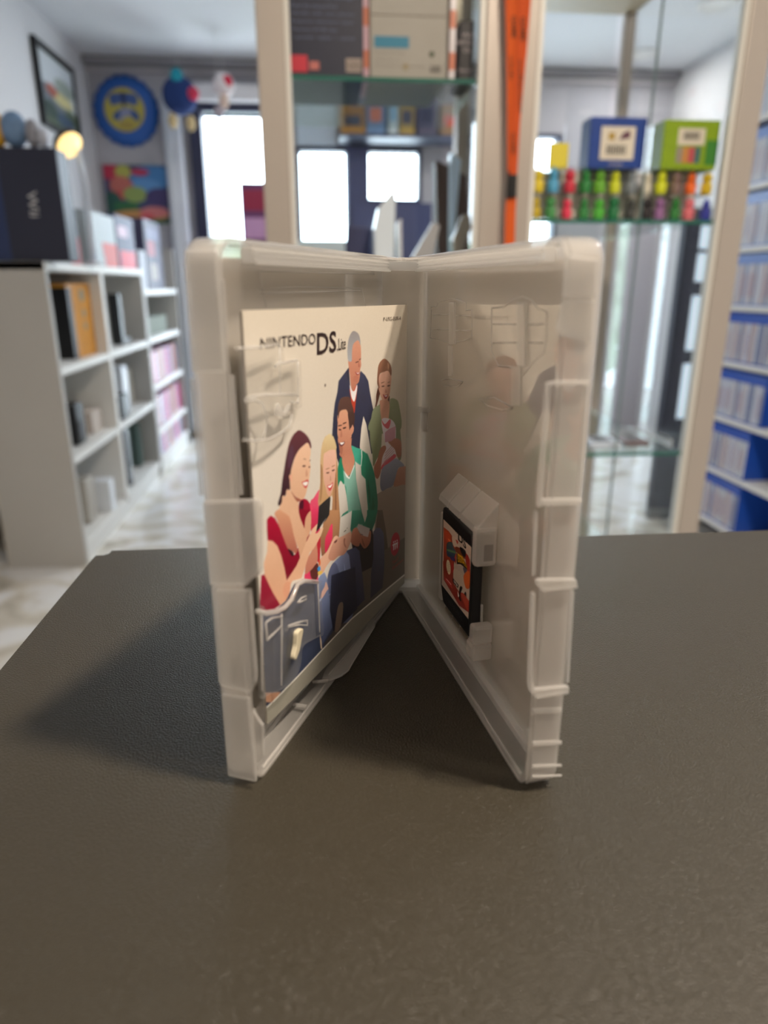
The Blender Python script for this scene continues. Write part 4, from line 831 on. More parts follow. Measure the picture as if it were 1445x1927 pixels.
hw=(.312-x0)/2; m=MB(); put_text(m,'WII',lambda a,b_:(-.012+.026*a,-.0508,.078+.008*b_)); put_text(m,'VIBRATION',lambda a,b_:(-.021+.042*a,-.0508,.066+.008*b_)); put_text(m,'VS.',lambda a,b_:(-.008+.018*a,-.0508,.053+.008*b_)); put_text(m,'Batteries',lambda a,b_:(-.014+.030*a,-.0508,.020+.006*b_))
m.build('carton_text',mat('pale_print',(170,160,164),.5),b)
# narrow vertical coloured items standing between the cartons
for i,(px,lab,cc) in enumerate(((689,'narrow pale pink spine standing between the dark navy and the grey carton',(214,176,190)),(851,'narrow white and orange spine standing between the grey and the black carton',(226,220,226)))):
    xx,_=fr(px,100,YS+.01); o=MB().box(-.0055,.0055,0,.14,0,.19).box(-.0055,.0055,-.0004,0,.02,.05,1).box(-.0055,.0055,-.0004,0,.09,.12,1).build('slim_case',[mat('slim_body_%s'%'ab'[i],cc,.3),mat('slim_patch_%s'%'ab'[i],(206,120,90),.4)],loc=(xx,YS+.01,ZS),label=lab,cat='game case')
o=MB().lathe([(.009,0),(.009,.05),(.007,.055),(.007,.07)],16).build('cream_tube',mat('cream_tube_plastic',(216,210,190),.4),loc=(.285,YS+.06,1.5125),label='short cream tube standing on the black carton in the middle cabinet',cat='tube')
o=MB().box(-.012,.012,-.01,.01,0,.05).build('small_box',mat('mustard_card',(150,130,50),.5),loc=(.250,YS+.06,1.5125),label='small mustard yellow box on the black carton in the middle cabinet',cat='box')

# ---- things on the middle cabinet's lower shelf and behind
ZL=1.072
def slab(name,label,cat,pts,Y,th,m,part=None):
    P=[at(x,y,Y=Y) for x,y in pts]; zb=ZL; o=MB().prism([(p.x,max(p.z,zb+.0005)) for p in P],Y,Y+th,'xzy').build(name,m,label=label,cat=cat,bevel=.004); return o
silver=mat('silver_plastic',(176,176,180),.3,metal=.2); glossw=mat('gloss_white',(226,236,248),.15)
slab('console','upright glossy white games console on the middle cabinet lower shelf','console',[(705,520),(704,430),(712,392),(735,362),(745,360),(742,520)],1.66,.05,glossw)
slab('console','slim white games console beside the glossy upright one','console',[(750,520),(748,418),(756,410),(757,520)],1.66,.05,mat('white_plastic',(226,226,234),.3))
slab('handheld','silver handheld leaning left of the dark one, low in the middle cabinet','handheld console',[(772,520),(770,500),(815,418),(828,424),(812,500),(810,520)],1.60,.02,silver)
slab('handheld','grey rounded handheld leaning at far right of the lower cabinet shelf','handheld console',[(856,520),(852,450),(872,402),(886,404),(888,430),(872,470),(866,520)],1.60,.03,mat('warm_grey_plastic',(150,142,132),.25))
slab('console_box','brown upright carton at right of the lower shelf, middle cabinet','box',[(824,520),(820,300),(880,330),(884,520)],1.78,.06,mat('brown_card',(92,76,72),.5))
slab('display_stand','dark tilted display stand behind the consoles in the middle cabinet','stand',[(846,520),(848,285),(868,300),(850,520)],1.70,.03,mat('pale_blue_plastic',(190,214,240),.25))
slab('display_card','dark blue card behind the white console in the middle cabinet','card',[(650,520),(652,425),(698,428),(698,520)],1.74,.02,mat('night_blue_card',(54,58,92),.5))
# ---- far shop furniture seen through the middle cabinet
e,b=box_thing('wall_panel','tall pale blue-white panel above the window behind the middle cabinet','panel',-.125,.125,YB-.04,YB-.005,1.875,2.185,mat('pale_panel',(206,220,234),.5)); 
pb,_=box_thing('display_shelf','dark high shelf on the back wall seen through the middle cabinet','shelf',.14,1.0,YB-.30,YB-.025,1.88,1.90,mat('shelf_dark',(78,84,104),.5))
for i,(a,b_,h,c,lab) in enumerate(((.15,.30,.15,(176,124,50),'mustard and grey carton at left end of the high back shelf'),(.31,.42,.22,(120,150,190),'pale blue carton on the high back shelf'),(.44,.50,.24,(214,224,226),'slim white carton on the high back shelf'),(.51,.60,.20,(196,160,80),'ochre carton on the high back shelf'),(.62,.74,.22,(96,88,110),'dusky purple carton on the high back shelf'),(.76,.90,.17,(150,120,90),'tan carton at right end of the high back shelf'))):
    e,b=box_thing('toy_box',lab,'box',a,b_,YB-.28,YB-.06,1.9003,1.9003+h,mat('toy_card_%s'%'abcdef'[i],c,.5),group='cartons on the high back shelf')
    MB().box(-(b_-a)*.35,(b_-a)*.3,-.1115,-.11,h*.3,h*.65).build('picture_patch',mat('toy_patch_%s'%'abcdef'[i],[(70,72,84),(230,130,90),(150,190,220),(80,76,90),(60,56,80),(206,90,70)][i],.5),b)
dk=empty('shop_shelving',(.28,YB-.12,0),0,'dark blue-grey shelving between the two back windows','shelving')
dkm=mat('dark_blue_shelving',(70,76,112),.6)
MB().box(-.09,.05,0,.10,0,1.86).build('upright_panel',dkm,dk)
MB().box(-.06,.46,-.02,.10,0,1.53).build('lower_panel',dkm,dk)
MB().box(-.06,.46,-.10,-.02,1.10,1.12).build('shelf',mat('shelf_brown',(150,128,124),.5),dk)
e,b=box_thing('storage_cabinet','pale grey cabinet under the left back window behind the middle cabinet','cabinet',-.14,.16,YB-.36,YB-.02,0,1.29,mat('pale_cabinet',(206,212,210),.5))
# ---- orange lanyard hanging on the gap between the cabinets
ly=empty('lanyard',(0,0,0),0,'orange lanyard with black print and buckle hanging between the two glass cabinets','lanyard')
YL=1.47
def strap(l,r,Y,name,m,par):
    n=len(l); vs=[]
    for (xl,yl),(xr,yr) in zip(l,r):
        for (x,y) in((xl,yl),(xr,yr)):
            p=at(x,y,Y=Y); vs+= [(p.x,Y,p.z),(p.x,Y+.0016,p.z)]
    fs=[]
    for i in range(n-1):
        a=4*i; fs+=[(a,a+2,a+6,a+4),(a+1,a+5,a+7,a+3),(a,a+4,a+5,a+1),(a+2,a+3,a+7,a+6)]
    fs+=[(0,1,3,2),(4*n-4,4*n-2,4*n-1,4*n-3)]
    return MB().add(vs,fs).build(name,m,par)
om=mat('orange_webbing',(206,84,14),.75,bump=(900,.3,.0004)); om2=mat('orange_webbing_dark',(196,74,10),.75,bump=(900,.3,.0004))
s1_=strap([(950,-60),(951,0),(953,80),(954,160),(955,240),(955,330)],[(976,-60),(975,0),(972,80),(968,160),(964,240),(962,330)],YL,'strap',om,ly)
s2_=strap([(976,-60),(975,0),(972,80),(966,160),(962,240),(958,330)],[(1001,-60),(999,0),(993,80),(985,160),(978,240),(973,330)],YL-.002,'strap',om2,ly)
strap([(953,372),(951,400),(950,450),(948,520)],[(972,370),(970,400),(969,450),(966,520)],YL,'strap',om,ly)
c=at(963,350,Y=YL); MB().box(c.x-.008,c.x+.009,YL-.007,YL+.003,c.z-.022,c.z+.020).box(c.x-.010,c.x-.006,YL-.004,YL+.002,c.z-.024,c.z+.026).build('buckle',M['black'],ly,bevel=.002)
bk_ink=mat('lanyard_ink',(84,44,18),.7)
def vtext(txt,x,y0,y1,w,Y):
    m=MB()
    p0,p1=at(x,y0,Y=Y),at(x,y1,Y=Y)
    put_text(m,txt,lambda a,b:(p0.x+(p1.x-p0.x)*a+w*(b-.5),Y-.0006,p0.z+(p1.z-p0.z)*a),0,True); m.build('strap_print',bk_ink,ly)
vtext('GAME',967,30,72,.010,YL); vtext('GAME',984,32,78,.010,YL-.002); vtext('collector',979,112,215,.008,YL-.002); vtext('club',962,106,150,.006,YL); vtext('GAME',966,250,290,.008,YL-.002)

# ---- right cabinet: display of small figures and two price boxes
ZF=1.155; YF1=1.545
tr=empty('figure_tray',(.62,YF1+.03,ZF),0,'clear acrylic tray of two tiers holding colourful small figures in the right cabinet','tray')
T=lambda p:(p[0]-.62,p[1]-YF1-.03,p[2]-ZF)
X0,X1=.436,.828; zt1=at(1100,362,Y=YF1).z; zt2=at(1100,316,Y=YF1).z
MB().box(X0,X1,YF1-.005,YF1+.06,ZF+.0004,ZF+.003,0,T).build('base',M['acryl'],tr)
MB().box(X0,X1,YF1-.005,YF1+.06,zt1-.003,zt1-.0005,0,T).build('tier',M['acryl'],tr)
MB().box(X0,X1,YF1+.056,YF1+.06,ZF+.003,zt2,0,T).build('back_card',mat('tray_card',(224,220,208),.5),tr)
MB().box(X0+.20,X1,YF1+.0555,YF1+.056,zt1+.01,zt2-.004,0,T).build('card_print',mat('card_print_white',(222,222,228),.5),tr)
MB().box(X0,X1,YF1-.005,YF1+.06,zt2-.001,zt2,0,T).build('lid',M['acryl'],tr)
for k in range(6):
    xx=X0+(X1-X0)*k/5-(.0015 if k else 0); MB().box(xx,xx+.0015,YF1-.005,YF1+.056,ZF+.003,zt2-.001,0,T).build('divider',M['acryl'],tr)
def figure(px,py,top,c,label):
    tier=0 if top else 1; zb=(zt1-.0004) if top else ZF+.0031
    p=at(px,py,Y=YF1+.02); hgt=.047 if top else .045; hgt*=random.uniform(.90,1.04); sh=random.randrange(4)
    e=empty('toy_figure',(p.x,YF1+.022,zb),random.uniform(-.3,.3),label,'figurine','small figures in the clear tray'); fm=mat('figure_paint',c,.45); k=hgt/.034
    MB().lathe([(.002,0),(.0085*k,0),(.0092*k,.004),(.0080*k,.014*k),(.0062*k,.019*k),(.003,.021*k)],14).build('figure_body',fm,e)
    h=MB(); sph(h,(0,0,.0255*k),.0085*k,sc=(1,.85,1.0) if sh<2 else (.8,.8,1.1),seg=12,rings=8)
    if sh==1:
        for s in(-1,1): sph(h,(s*.006,0,.031*k),.003,seg=8,rings=6)
    if sh==2: h.lathe([(.006,.028*k),(.003,.034*k),(.0008,.038*k)],10)
    h.build('figure_head',fm,e)
    a=MB()
    for s in(-1,1): sph(a,(s*.0088*k,-.001,.014*k),.0026,sc=(1,1,1.7),seg=8,rings=6)
    a.build('figure_arm',fm,e)
TOP=[(1012,(222,196,40),'yellow'),(1041,(80,160,200),'sky blue'),(1072,(196,36,60),'crimson'),(1102,(36,124,56),'dark green'),(1129,(110,178,50),'lime green'),(1158,(196,204,30),'acid yellow'),(1188,(122,130,136),'grey'),(1217,(206,200,180),'off-white'),(1245,(208,216,30),'bright lemon'),(1272,(126,100,94),'brown'),(1301,(236,104,30),'orange'),(1331,(232,196,20),'golden yellow')]
BOT=[(1008,(196,168,30),'mustard'),(1036,(66,140,76),'mid green'),(1067,(220,50,84),'pinkish red'),(1099,(44,128,60),'forest green'),(1127,(78,186,50),'vivid green'),(1155,(24,112,64),'deep green'),(1186,(58,60,58),'charcoal'),(1218,(42,36,40),'black'),(1242,(146,100,150),'purple'),(1271,(40,122,50),'leaf green'),(1297,(220,112,122),'pink'),(1329,(48,58,176),'royal blue')]
for px,c,nm in TOP: figure(px,345,True,c,'%s small figure on the upper tier of the clear tray'%nm)
for px,c,nm in BOT: figure(px,392,False,c,'%s small figure on the lower tier of the clear tray'%nm)
# price cards
def card(x0,x1,y0,y1,c,label,kind):
    p0,p1=at(x0,y1,Y=YF1+.01),at(x1,y1,Y=YF1+.01); zt=at(x0,y0,Y=YF1+.01).z; zb=zt2+.0004
    w=p1.x-p0.x; e=empty('toy_carton',((p0.x+p1.x)/2,YF1+.045,zb),0,label,'box','cartons standing on the figure tray')
    hh=zt-zb; b=MB().box(-w/2,w/2,-.035,.02,0,hh).build('box_body',mat(kind+'_card',c,.4,noise=(60,.12)),e,bevel=.0015)
    wl=mat('label_white',(214,206,190),.5) if 'label_white' not in bpy.data.materials else bpy.data.materials['label_white']
    if kind=='blue':
        lb=MB().box(-w*.30,w*.30,-.0356,-.035,hh*.18,hh*.82).build('white_label',wl,b)
        m=MB()
        for k in range(8): m.box(-w*.19+w*.045*k,-w*.165+w*.045*k,-.0359,-.0356,hh*.28,hh*.46)
        m.build('barcode_lines',M['black'],lb)
        MB().box(-w*.17,-w*.06,-.0359,-.0356,hh*.56,hh*.70).build('yellow_symbol',mat('ochre_print',(170,140,60),.5),lb); MB().prism([(w*.02,hh*.56),(w*.22,hh*.60),(w*.20,hh*.76),(w*.08,hh*.70)],-.0359,-.0356,'xzy').build('dark_symbol',mat('plum_print',(96,60,76),.5),lb)
        m=MB(); put_text(m,'12 pcs',lambda a,b_:(-w*.12+w*.24*a,-.0357,hh*.06+hh*.07*b_)); m.build('carton_text',wl,b)
    else:
        lb=MB().box(-w*.24,w*.24,-.0356,-.035,hh*.50,hh*.83).build('white_label',wl,b)
        m=MB()
        for k in range(8): m.box(-w*.14+w*.036*k,-w*.12+w*.036*k,-.0359,-.0356,hh*.60,hh*.76)
        m.build('barcode_lines',M['black'],lb)
        for k,cc in enumerate(((150,140,130),(196,130,70),(190,70,90),(60,104,110))): MB().box(-w*.24+w*.11*k,-w*.14+w*.11*k,-.0356,-.035,hh*.14,hh*.46).build('picture_patch',mat('picture_patch_%s'%'abcd'[k],cc,.5),b)
        MB().box(w*.28,w*.5,-.0354,-.035,hh*.1,hh*.6).build('green_patch',mat('deep_green_print',(60,130,50),.5),b)
card(1106,1211,219,304,(34,66,140),'dark blue carton with a white barcode label on top of the figure tray','blue')
card(1243,1347,224,308,(134,164,30),'lime green carton with a white barcode label on top of the figure tray','green')
o=MB().box(-.02,.02,-.004,.004,0,.05).build('yellow_sign',mat('yellow_card',(222,206,70),.4),loc=(at(1050,300,Y=YF1+.03).x,YF1+.03,zt2+.0004),label='small yellow card standing on the left of the figure tray',cat='card')
# acrylic backdrop standee
o=MB().box(.535,.69,1.63,1.633,ZF+.0003,at(1150,165,Y=1.63).z).build('acrylic_standee',M['acryl'],label='clear acrylic standee behind the blue carton in the right cabinet',cat='standee')
# things on the lower glass shelf of the right cabinet
for i,(a,b,y,hh,c,lab) in enumerate(((1110,1170,1.56,.016,(196,206,222),'white handheld lying on the lower glass shelf of the right cabinet, at left'),(1176,1222,1.58,.014,(120,108,112),'grey folded handheld on the lower glass shelf of the right cabinet'),(1262,1282,1.56,.02,(220,226,236),'small white charger on the lower glass shelf beside the right post'))):
    p0,p1=at(a,845,Y=y),at(b,845,Y=y); e,bb=box_thing('handheld' if i<2 else 'charger',lab,'handheld console' if i<2 else 'charger',p0.x,min(p1.x,.83),y,y+.09,.6524,.6524+hh,mat('handheld_shell_%s'%'abc'[i],c,.25),bev=.004)
    MB().box(-(p1.x-p0.x)*.25,(p1.x-p0.x)*.25,-.03,.03,hh+.0001,hh+.0008).build('screen',M['black'],bb)

# ---- dark glazed door with lit panes right of the cabinet
e=empty('glazed_door',(0,0,0),0,'dark framed glazed door with a column of bright panes behind the right cabinet','door')
Yg=2.9; 
pan=[(1326,424,468),(1322,476,530),(1308,556,660),(1290,684,788)]
p=at(1345,400,Y=Yg); q=at(1262,860,Y=Yg)
xr=at(1322,600,Y=Yg).x; 
g0=at(1268,600,Y=Yg).x; g1=at(1342,600,Y=Yg).x; w0=at(1297,600,Y=Yg).x; w1=at(1322,600,Y=Yg).x
zz=[(at(1315,b,Y=Yg).z,at(1315,a,Y=Yg).z) for _,a,b in pan]
m=MB().box(g0,w0,Yg,Yg+.04,.05,1.32).box(w1,g1,Yg,Yg+.04,.05,1.32); prev=1.32
for a,b in zz: m.box(w0,w1,Yg,Yg+.04,b,prev); prev=a
m.box(w0,w1,Yg,Yg+.04,.05,prev); m.build('door_frame',mat('charcoal_frame',(58,60,74),.5),e)
for a,b in zz: MB().box(w0,w1,Yg+.015,Yg+.02,a,b).build('pane',mat('frosted_lit_pane',(226,238,250),.5,emit=(220,236,250),es=.7) if 'frosted_lit_pane' not in bpy.data.materials else bpy.data.materials['frosted_lit_pane'],e)
MB().box(g0,g1,Yg,Yg+.04,0,.05).build('threshold',mat('threshold_grey',(120,120,124),.5),e)

# ------------------------------------------------------------------ right game rack
XG=1.47; ZR=[-.03,.165,.362,.560,.760,.955,1.150,1.350,1.560,1.77]
ZR=[z for z in ZR if z>0]
RY0,RY1=1.75,2.68
rk=empty('game_rack',(XG+.1,(RY0+RY1)/2,0),0,'tall white rack of blue-topped game cases along the right edge','shelving'); T=lambda p:(p[0]-XG-.1,p[1]-(RY0+RY1)/2,p[2])
for z in ZR+[.05]: MB().box(XG,XG+.15,RY0,RY1,z-.018,z,0,T).build('shelf',M['white'],rk,bevel=.002)
for y in(RY0-.018,RY1): MB().box(XG,XG+.15,y,y+.018,0,1.95,0,T).build('side_panel',M['white'],rk,bevel=.002)
MB().box(XG+.15,XG+.16,RY0-.018,RY1+.018,0,1.95,0,T).build('back_panel',mat('rack_back',(96,100,128),.6),rk)
blue=mat('blue_case_plastic',(36,84,190),.25,alpha=.95); wcase=mat('white_case_plastic',(214,224,240),.3); pblue=mat('pale_blue_case_plastic',(110,140,206),.3)
labm=[mat('spine_print_%s'%'abcdefgh'[i],c,.4) for i,c in enumerate(((214,216,222),(200,206,220),(206,200,200),(196,176,172),(130,140,168),(206,210,212),(176,120,124),(110,120,150)))]
def case_mesh(body,lab,kind,h=.171):
    m=MB().box(0,.135,-.007,.007,0,h)
    if kind=='b': m.box(-.0006,0,-.0058,.0058,.006,h*.80,1).box(-.0009,-.0006,-.002,.002,h*.18,h*.62,2)
    else: m.box(-.0006,0,-.0062,.0062,.004,h-.006,1)
    me=bpy.data.meshes.new('game_case'); me.from_pydata(m.v,[],m.f); 
    for q in(body,lab,random.choice(labm)): me.materials.append(q)
    me.polygons.foreach_set('material_index',m.m); bm=bmesh.new(); bm.from_mesh(me); bmesh.ops.recalc_face_normals(bm,faces=bm.faces); bm.to_mesh(me); bm.free(); return me
bmesh_v=[case_mesh(blue,l,'b') for l in labm[:6]]; wmesh_v=[case_mesh(wcase,labm[1],'w',.176),case_mesh(wcase,labm[0],'w',.176)]; pmesh_v=[case_mesh(pblue,l,'b') for l in labm[:6]]
names=['lowest','second lowest','third lowest','fourth lowest','middle','fourth from top','third from top','second from top','top']
nn=0
for r,z in enumerate(ZR[:-1]):
    for k in range(31):
        y=RY1-.012-.0152*k
        if z<.5 and y<2.25: break
        if r==7 and k in(18,19): mesh=None
        if r==7: mesh=random.choice(wmesh_v)
        elif r in(0,1,2,3): mesh=random.choice(bmesh_v)
        else: mesh=random.choice(pmesh_v)
        o=bpy.data.objects.new('game_box',mesh); COL.objects.link(o); o.location=(XG+.006,y,z+.0004)
        nm=['lowest','second lowest','third lowest','fourth lowest','fifth lowest','sixth lowest','seventh lowest','eighth lowest'][min(r,7)]
        tag(o,('white-spined' if r==7 else 'blue-topped' if r<4 else 'pale blue')+' game case in the %s row of the right rack'%nm,'game case','game cases in the %s row of the right rack'%nm); nn+=1

# ------------------------------------------------------------------ left bookcases
XB0,XB1=-1.20,-.92
def bookcase(label,y0,y1,ztop,zs,div,up=None):
    c=empty('bookcase',((XB0+XB1)/2,(y0+y1)/2,0),0,label,'bookcase'); ox,oy=(XB0+XB1)/2,(y0+y1)/2; T=lambda p:(p[0]-ox,p[1]-oy,p[2]); t=.028
    MB().box(XB0,XB1,y0,y0+t,0,ztop,0,T).build('side_panel',M['greylam'],c,bevel=.002)
    MB().box(XB0,XB1,y1-t,y1,0,up or ztop,0,T).build('side_panel',M['greylam'],c,bevel=.002)
    if div: MB().box(XB0,XB1,div-t/2-.006,div+t/2+.006,.085,ztop-t,0,T).build('divider',M['white'],c,bevel=.002)
    MB().box(XB0,XB1+.002,y0,y1,ztop-t,ztop,0,T).build('top_board',M['white'],c,bevel=.002)
    for z in zs:
        spans=((y0+t,div-t/2-.006),(div+t/2+.006,y1-t)) if div else ((y0+t,y1-t),)
        for a,b in spans: MB().box(XB0,XB1-.002,a,b,z-t,z,0,T).build('shelf',M['white'],c,bevel=.002)
    MB().box(XB0-.006,XB0,y0,y1,0,ztop,0,T).build('back_panel',mat('bookcase_back',(196,192,184),.6) if 'bookcase_back' not in bpy.data.materials else bpy.data.materials['bookcase_back'],c)
    MB().box(XB0,XB1-.01,y0+t,y1-t,0,.057,0,T).build('plinth',M['white'],c)
bookcase('low white bookcase with cubby holes at left, its side facing the viewer',2.545,3.885,1.10,[.085,.42,.745],3.175)
bookcase('white bookcase with rows of pink and blue game cases beside the door',3.89,4.76,1.0,[.085,.245,.495,.75],None,1.24)
# grey box printed red etc. on the near bookcase
ZT=1.1003
def tb(name,label,cat,px0,px1,ytop,Y,dy,m,z=ZT,bev=.002,xmin=None):
    a,b=at(px0,ytop,Y=Y),at(px1,ytop,Y=Y); return box_thing(name,label,cat,a.x if xmin is None else xmin,b.x,Y,Y+dy,z,a.z,m,bev=bev)+(b.x-a.x,a.z-z)
wb,b,w_,h_=tb('console_box','large dark navy games console carton on top of the near left bookcase','box',-60,104,275,2.56,.10,M['navybox'])
m=MB(); mid=(at(62,380,Y=2.56).x-wb.location.x); hgt0=at(62,408,Y=2.56).z-ZT; hgt1=at(62,360,Y=2.56).z-ZT
put_text(m,'Wii',lambda a,b_:(mid+.030*(b_-.5),-.0512,hgt1+(hgt0-hgt1)*a)); m.build('carton_lettering',mat('silver_print',(196,196,200),.4),b)
MB().box(-w_/2,-w_/2+.30*w_,-.0505,-.05,.0,h_).build('blue_side_band',mat('blue_band',(34,50,92),.4),b)
def aisle_box(name,label,px0,px1,ytop,X,dep,y0,y1,m):
    zt=at(px0,ytop,Y=y0).z; e,b=box_thing(name,label,'box',X-dep,X,y0,y1,ZT,zt,m); return e,b,(y1-y0)/2,zt-ZT
pgm=mat('pale_grey_card',(176,186,192),.5)
g1,b,hy_,h_=aisle_box('console_box','tall pale grey carton with red block beside the dark navy carton',112,150,305,-.935,.20,2.69,2.86,pgm)
MB().box(.1001,.1008,-hy_,-hy_*.2,h_*.66,h_*.98).build('red_block',redm,b); MB().box(-.1,.1,-hy_-.0007,-hy_-.0001,h_*.66,h_*.98).build('red_block',redm,b)
g2,b,hy_,h_=aisle_box('game_carton','dark carton with red lower half between the two pale grey cartons',148,178,385,-.935,.16,2.87,2.99,mat('charcoal_card',(66,68,84),.5))
MB().box(.0801,.0808,-hy_+.004,hy_-.004,.0,h_*.48).build('red_block',redm,b)
g3,b,hy_,h_=aisle_box('console_box','long pale grey carton with a red corner on the left bookcase',178,232,392,-.930,.20,3.09,3.50,pgm)
MB().prism([(hy_*.05,0),(hy_,0),(hy_,h_*.46),(-hy_*.08,h_*.46)],.1001,.1008,'yzx').build('red_block',mat('coral_print',(206,84,80),.5),b)
g4,b,hy_,h_=aisle_box('console_box','navy carton with red base at the far end of the near bookcase',234,262,402,-.930,.20,3.52,3.84,mat('indigo_card',(56,58,96),.5))
MB().box(.1001,.1008,-hy_*.8,hy_*.9,.0,h_*.34).build('red_block',mat('red_print_b',(216,54,80),.5),b); MB().box(.1001,.1008,-hy_*.8,hy_*.2,h_*.6,h_*.8).build('pale_block',mat('pink_print',(206,176,196),.5),b)
# items on top of the dark carton
zc=wb.location.z+(at(62,275,Y=2.56).z-ZT)+.0005
def blob(name,label,cat,px,py0,r,c,Y=2.61,sc=(1,1,1),z=zc):
    p=at(px,py0,Y=Y); m=MB(); sph(m,(0,0,r*sc[2]),r,sc=sc,seg=14,rings=9); return m.build(name,mat('%s_paint'%name,c,.5,noise=(40,.2)),loc=(p.x,Y,z),label=label,cat=cat)
blob('toy_figure','blue rounded toy on the dark navy carton, second from left','toy',26,240,.05,(110,140,176),sc=(.85,.7,1.1)); blob('plush_toy','yellow and orange rounded toy on the dark navy carton at the far left edge','toy',-6,240,.04,(226,170,50),sc=(.7,.7,1.3))
blob('vase','grey ornament on the dark navy carton, in the middle','ornament',60,240,.04,(150,150,158),sc=(.6,.6,1.1)); blob('bottle','small silver ornament at the right end of the dark navy carton','ornament',80,250,.026,(196,200,212),sc=(.7,.7,1.2))
# lamp with a warm glowing head
e=empty('desk_lamp',(0,0,0),0,'small white lamp with a glowing warm oval head beside the dark navy carton','lamp')
hd=at(127,270,Y=2.95)
p1,p2,p3=at(140,258,Y=2.97),at(152,310,Y=3.01),at(160,350,Y=3.04)
MB().tube([p1,p2,p3,(p3.x,3.04,ZT+.012)],[.008,.010,.012,.012],10).build('lamp_arm',mat('lamp_white',(220,228,240),.3),e)
MB().lathe([(.001,0),(.036,0),(.034,.012),(.001,.014)],24).build('lamp_base',bpy.data.materials['lamp_white'],e,loc=(p3.x,3.04,ZT))
mm=MB().lathe([(.001,-.012),(.054,-.010),(.056,.006),(.001,.010)],26); ho=mm.build('lamp_head',mat('lamp_head_shell',(60,56,56),.4),e,loc=hd); ho.rotation_mode='QUATERNION'; ho.rotation_quaternion=Vector((.66,-.42,-.62)).to_track_quat('Z','Y')
mm=MB().lathe([(.001,.0105),(.050,.0105),(.050,.0125),(.001,.0125)],26); hl=mm.build('lamp_disc',mat('lamp_glow',(255,226,160),.5,emit=(255,216,140),es=1.5),e,loc=hd); hl.rotation_mode='QUATERNION'; hl.rotation_quaternion=Vector((.66,-.42,-.62)).to_track_quat('Z','Y')
# framed picture on the left wall
fa,fb=at(62,70,X=XL+.02),at(138,140,X=XL+.02); z0_,z1_=1.80,2.19
e=empty('framed_picture',(XL+.012,(fa.y+fb.y)/2,(z0_+z1_)/2),0,'black framed landscape picture high on the left wall','picture'); hy=abs(fb.y-fa.y)/2; hz=(z1_-z0_)/2
MB().box(-.01,.015,-hy,-hy+.025,-hz,hz).box(-.01,.015,hy-.025,hy,-hz,hz).box(-.01,.015,-hy+.025,hy-.025,-hz,-hz+.025).box(-.01,.015,-hy+.025,hy-.025,hz-.025,hz).build('frame',M['black'],e)
def pic_blobs(bg,blobs,asp=1.0,n=200):
    C=np.zeros((n,n,3)); C[:]=bg
    for (x,y,rx,ry,c) in blobs: paint(C,(0,0),n,ell(x,y,rx,ry),c)
    return blur(C,3)
def sheet_from(C,name,Pfn,par,n=48):
    def cf(U,V,co): 
        x=(U*(C.shape[1]-1)).astype(int); y=((1-V)*(C.shape[0]-1)).astype(int); return np.clip(linarr(C[y,x]),0,.9)
    return print_sheet(name,n,n,Pfn,cf,print_mat(name+'_mat',.4),par)
C=pic_blobs((206,212,216),[(.5,.9,.8,.3,(84,98,72)),(.3,.62,.4,.2,(112,120,128)),(.6,.55,.3,.10,(206,196,140)),(.3,.5,.16,.08,(170,90,70)),(.6,.85,.3,.1,(60,80,104)),(.2,.8,.2,.12,(52,70,60)),(.7,.35,.3,.12,(150,160,150))])
sheet_from(C,'landscape_print',lambda U,V:np.stack([.004+0*U,-hy+.03+(2*hy-.06)*U,-hz+.03+(2*hz-.06)*V],-1),e)
# bottle-cap sign on the back wall
bc=at(238,210,Y=YB); R_c=.200
e=empty('bottle_cap_sign',(bc.x,YB-.004,bc.z),0,'large blue bottle-cap wall sign with a yellow oval, in the far left corner','wall sign')
n=84; rim=[]
for k in range(n):
    t=2*math.pi*k/n; rim.append((math.cos(t),math.sin(t),1+.022*math.cos(t*21)))
vs=[];
for rr,yy in((.62,-.045),(.80,-.043),(.93,-.030),(1.0,-.002)):
    for c_,s_,w in rim: vs.append((R_c*rr*c_*(w if rr>.85 else 1),yy,R_c*rr*s_*(w if rr>.85 else 1)))
fs=[(r*n+k,r*n+(k+1)%n,(r+1)*n+(k+1)%n,(r+1)*n+k) for r in range(3) for k in range(n)]+[tuple(range(n))[::-1]]
MB().add(vs,fs,0,True).build('cap_rim',mat('blue_enamel',(44,98,180),.35),e)
C=np.zeros((240,240,3)); C[:]=(50,100,176)
for p,c in ((ell(.5,.5,.49,.49),(190,160,90)),(ell(.5,.5,.47,.47),(196,182,84)),([(.16,.2),(.30,.14),(.70,.14),(.84,.2),(.80,.40),(.55,.36),(.5,.44),(.45,.36),(.2,.40)],(70,98,160)),([(.45,.14),(.55,.14),(.53,.42),(.47,.42)],(36,50,90)),([(.22,.62),(.36,.50),(.52,.46),(.70,.48),(.84,.62),(.80,.76),(.66,.66),(.5,.62),(.34,.70),(.24,.74)],(44,84,150)),([(.40,.50),(.62,.46),(.66,.60),(.46,.68),(.34,.78),(.38,.62)],(150,154,190)),(ell(.52,.84,.2,.1),(176,156,80))):
    paint(C,(0,0),240,p,c)
C=blur(C,2)
def cap_col(U,V,co,C=C):
    x=np.clip((co[...,0]/(R_c*.62)*.5+.5)*239,0,239).astype(int); y=np.clip((.5-co[...,2]/(R_c*.62)*.5)*239,0,239).astype(int); return np.clip(linarr(C[y,x]),0,.9)
print_sheet('cap_print',40,97,lambda U,V:np.stack([R_c*.62*U*np.cos(2*math.pi*V),-.0462+0*U,R_c*.62*U*np.sin(2*math.pi*V)],-1),cap_col,print_mat('cap_print_mat',.4),e)
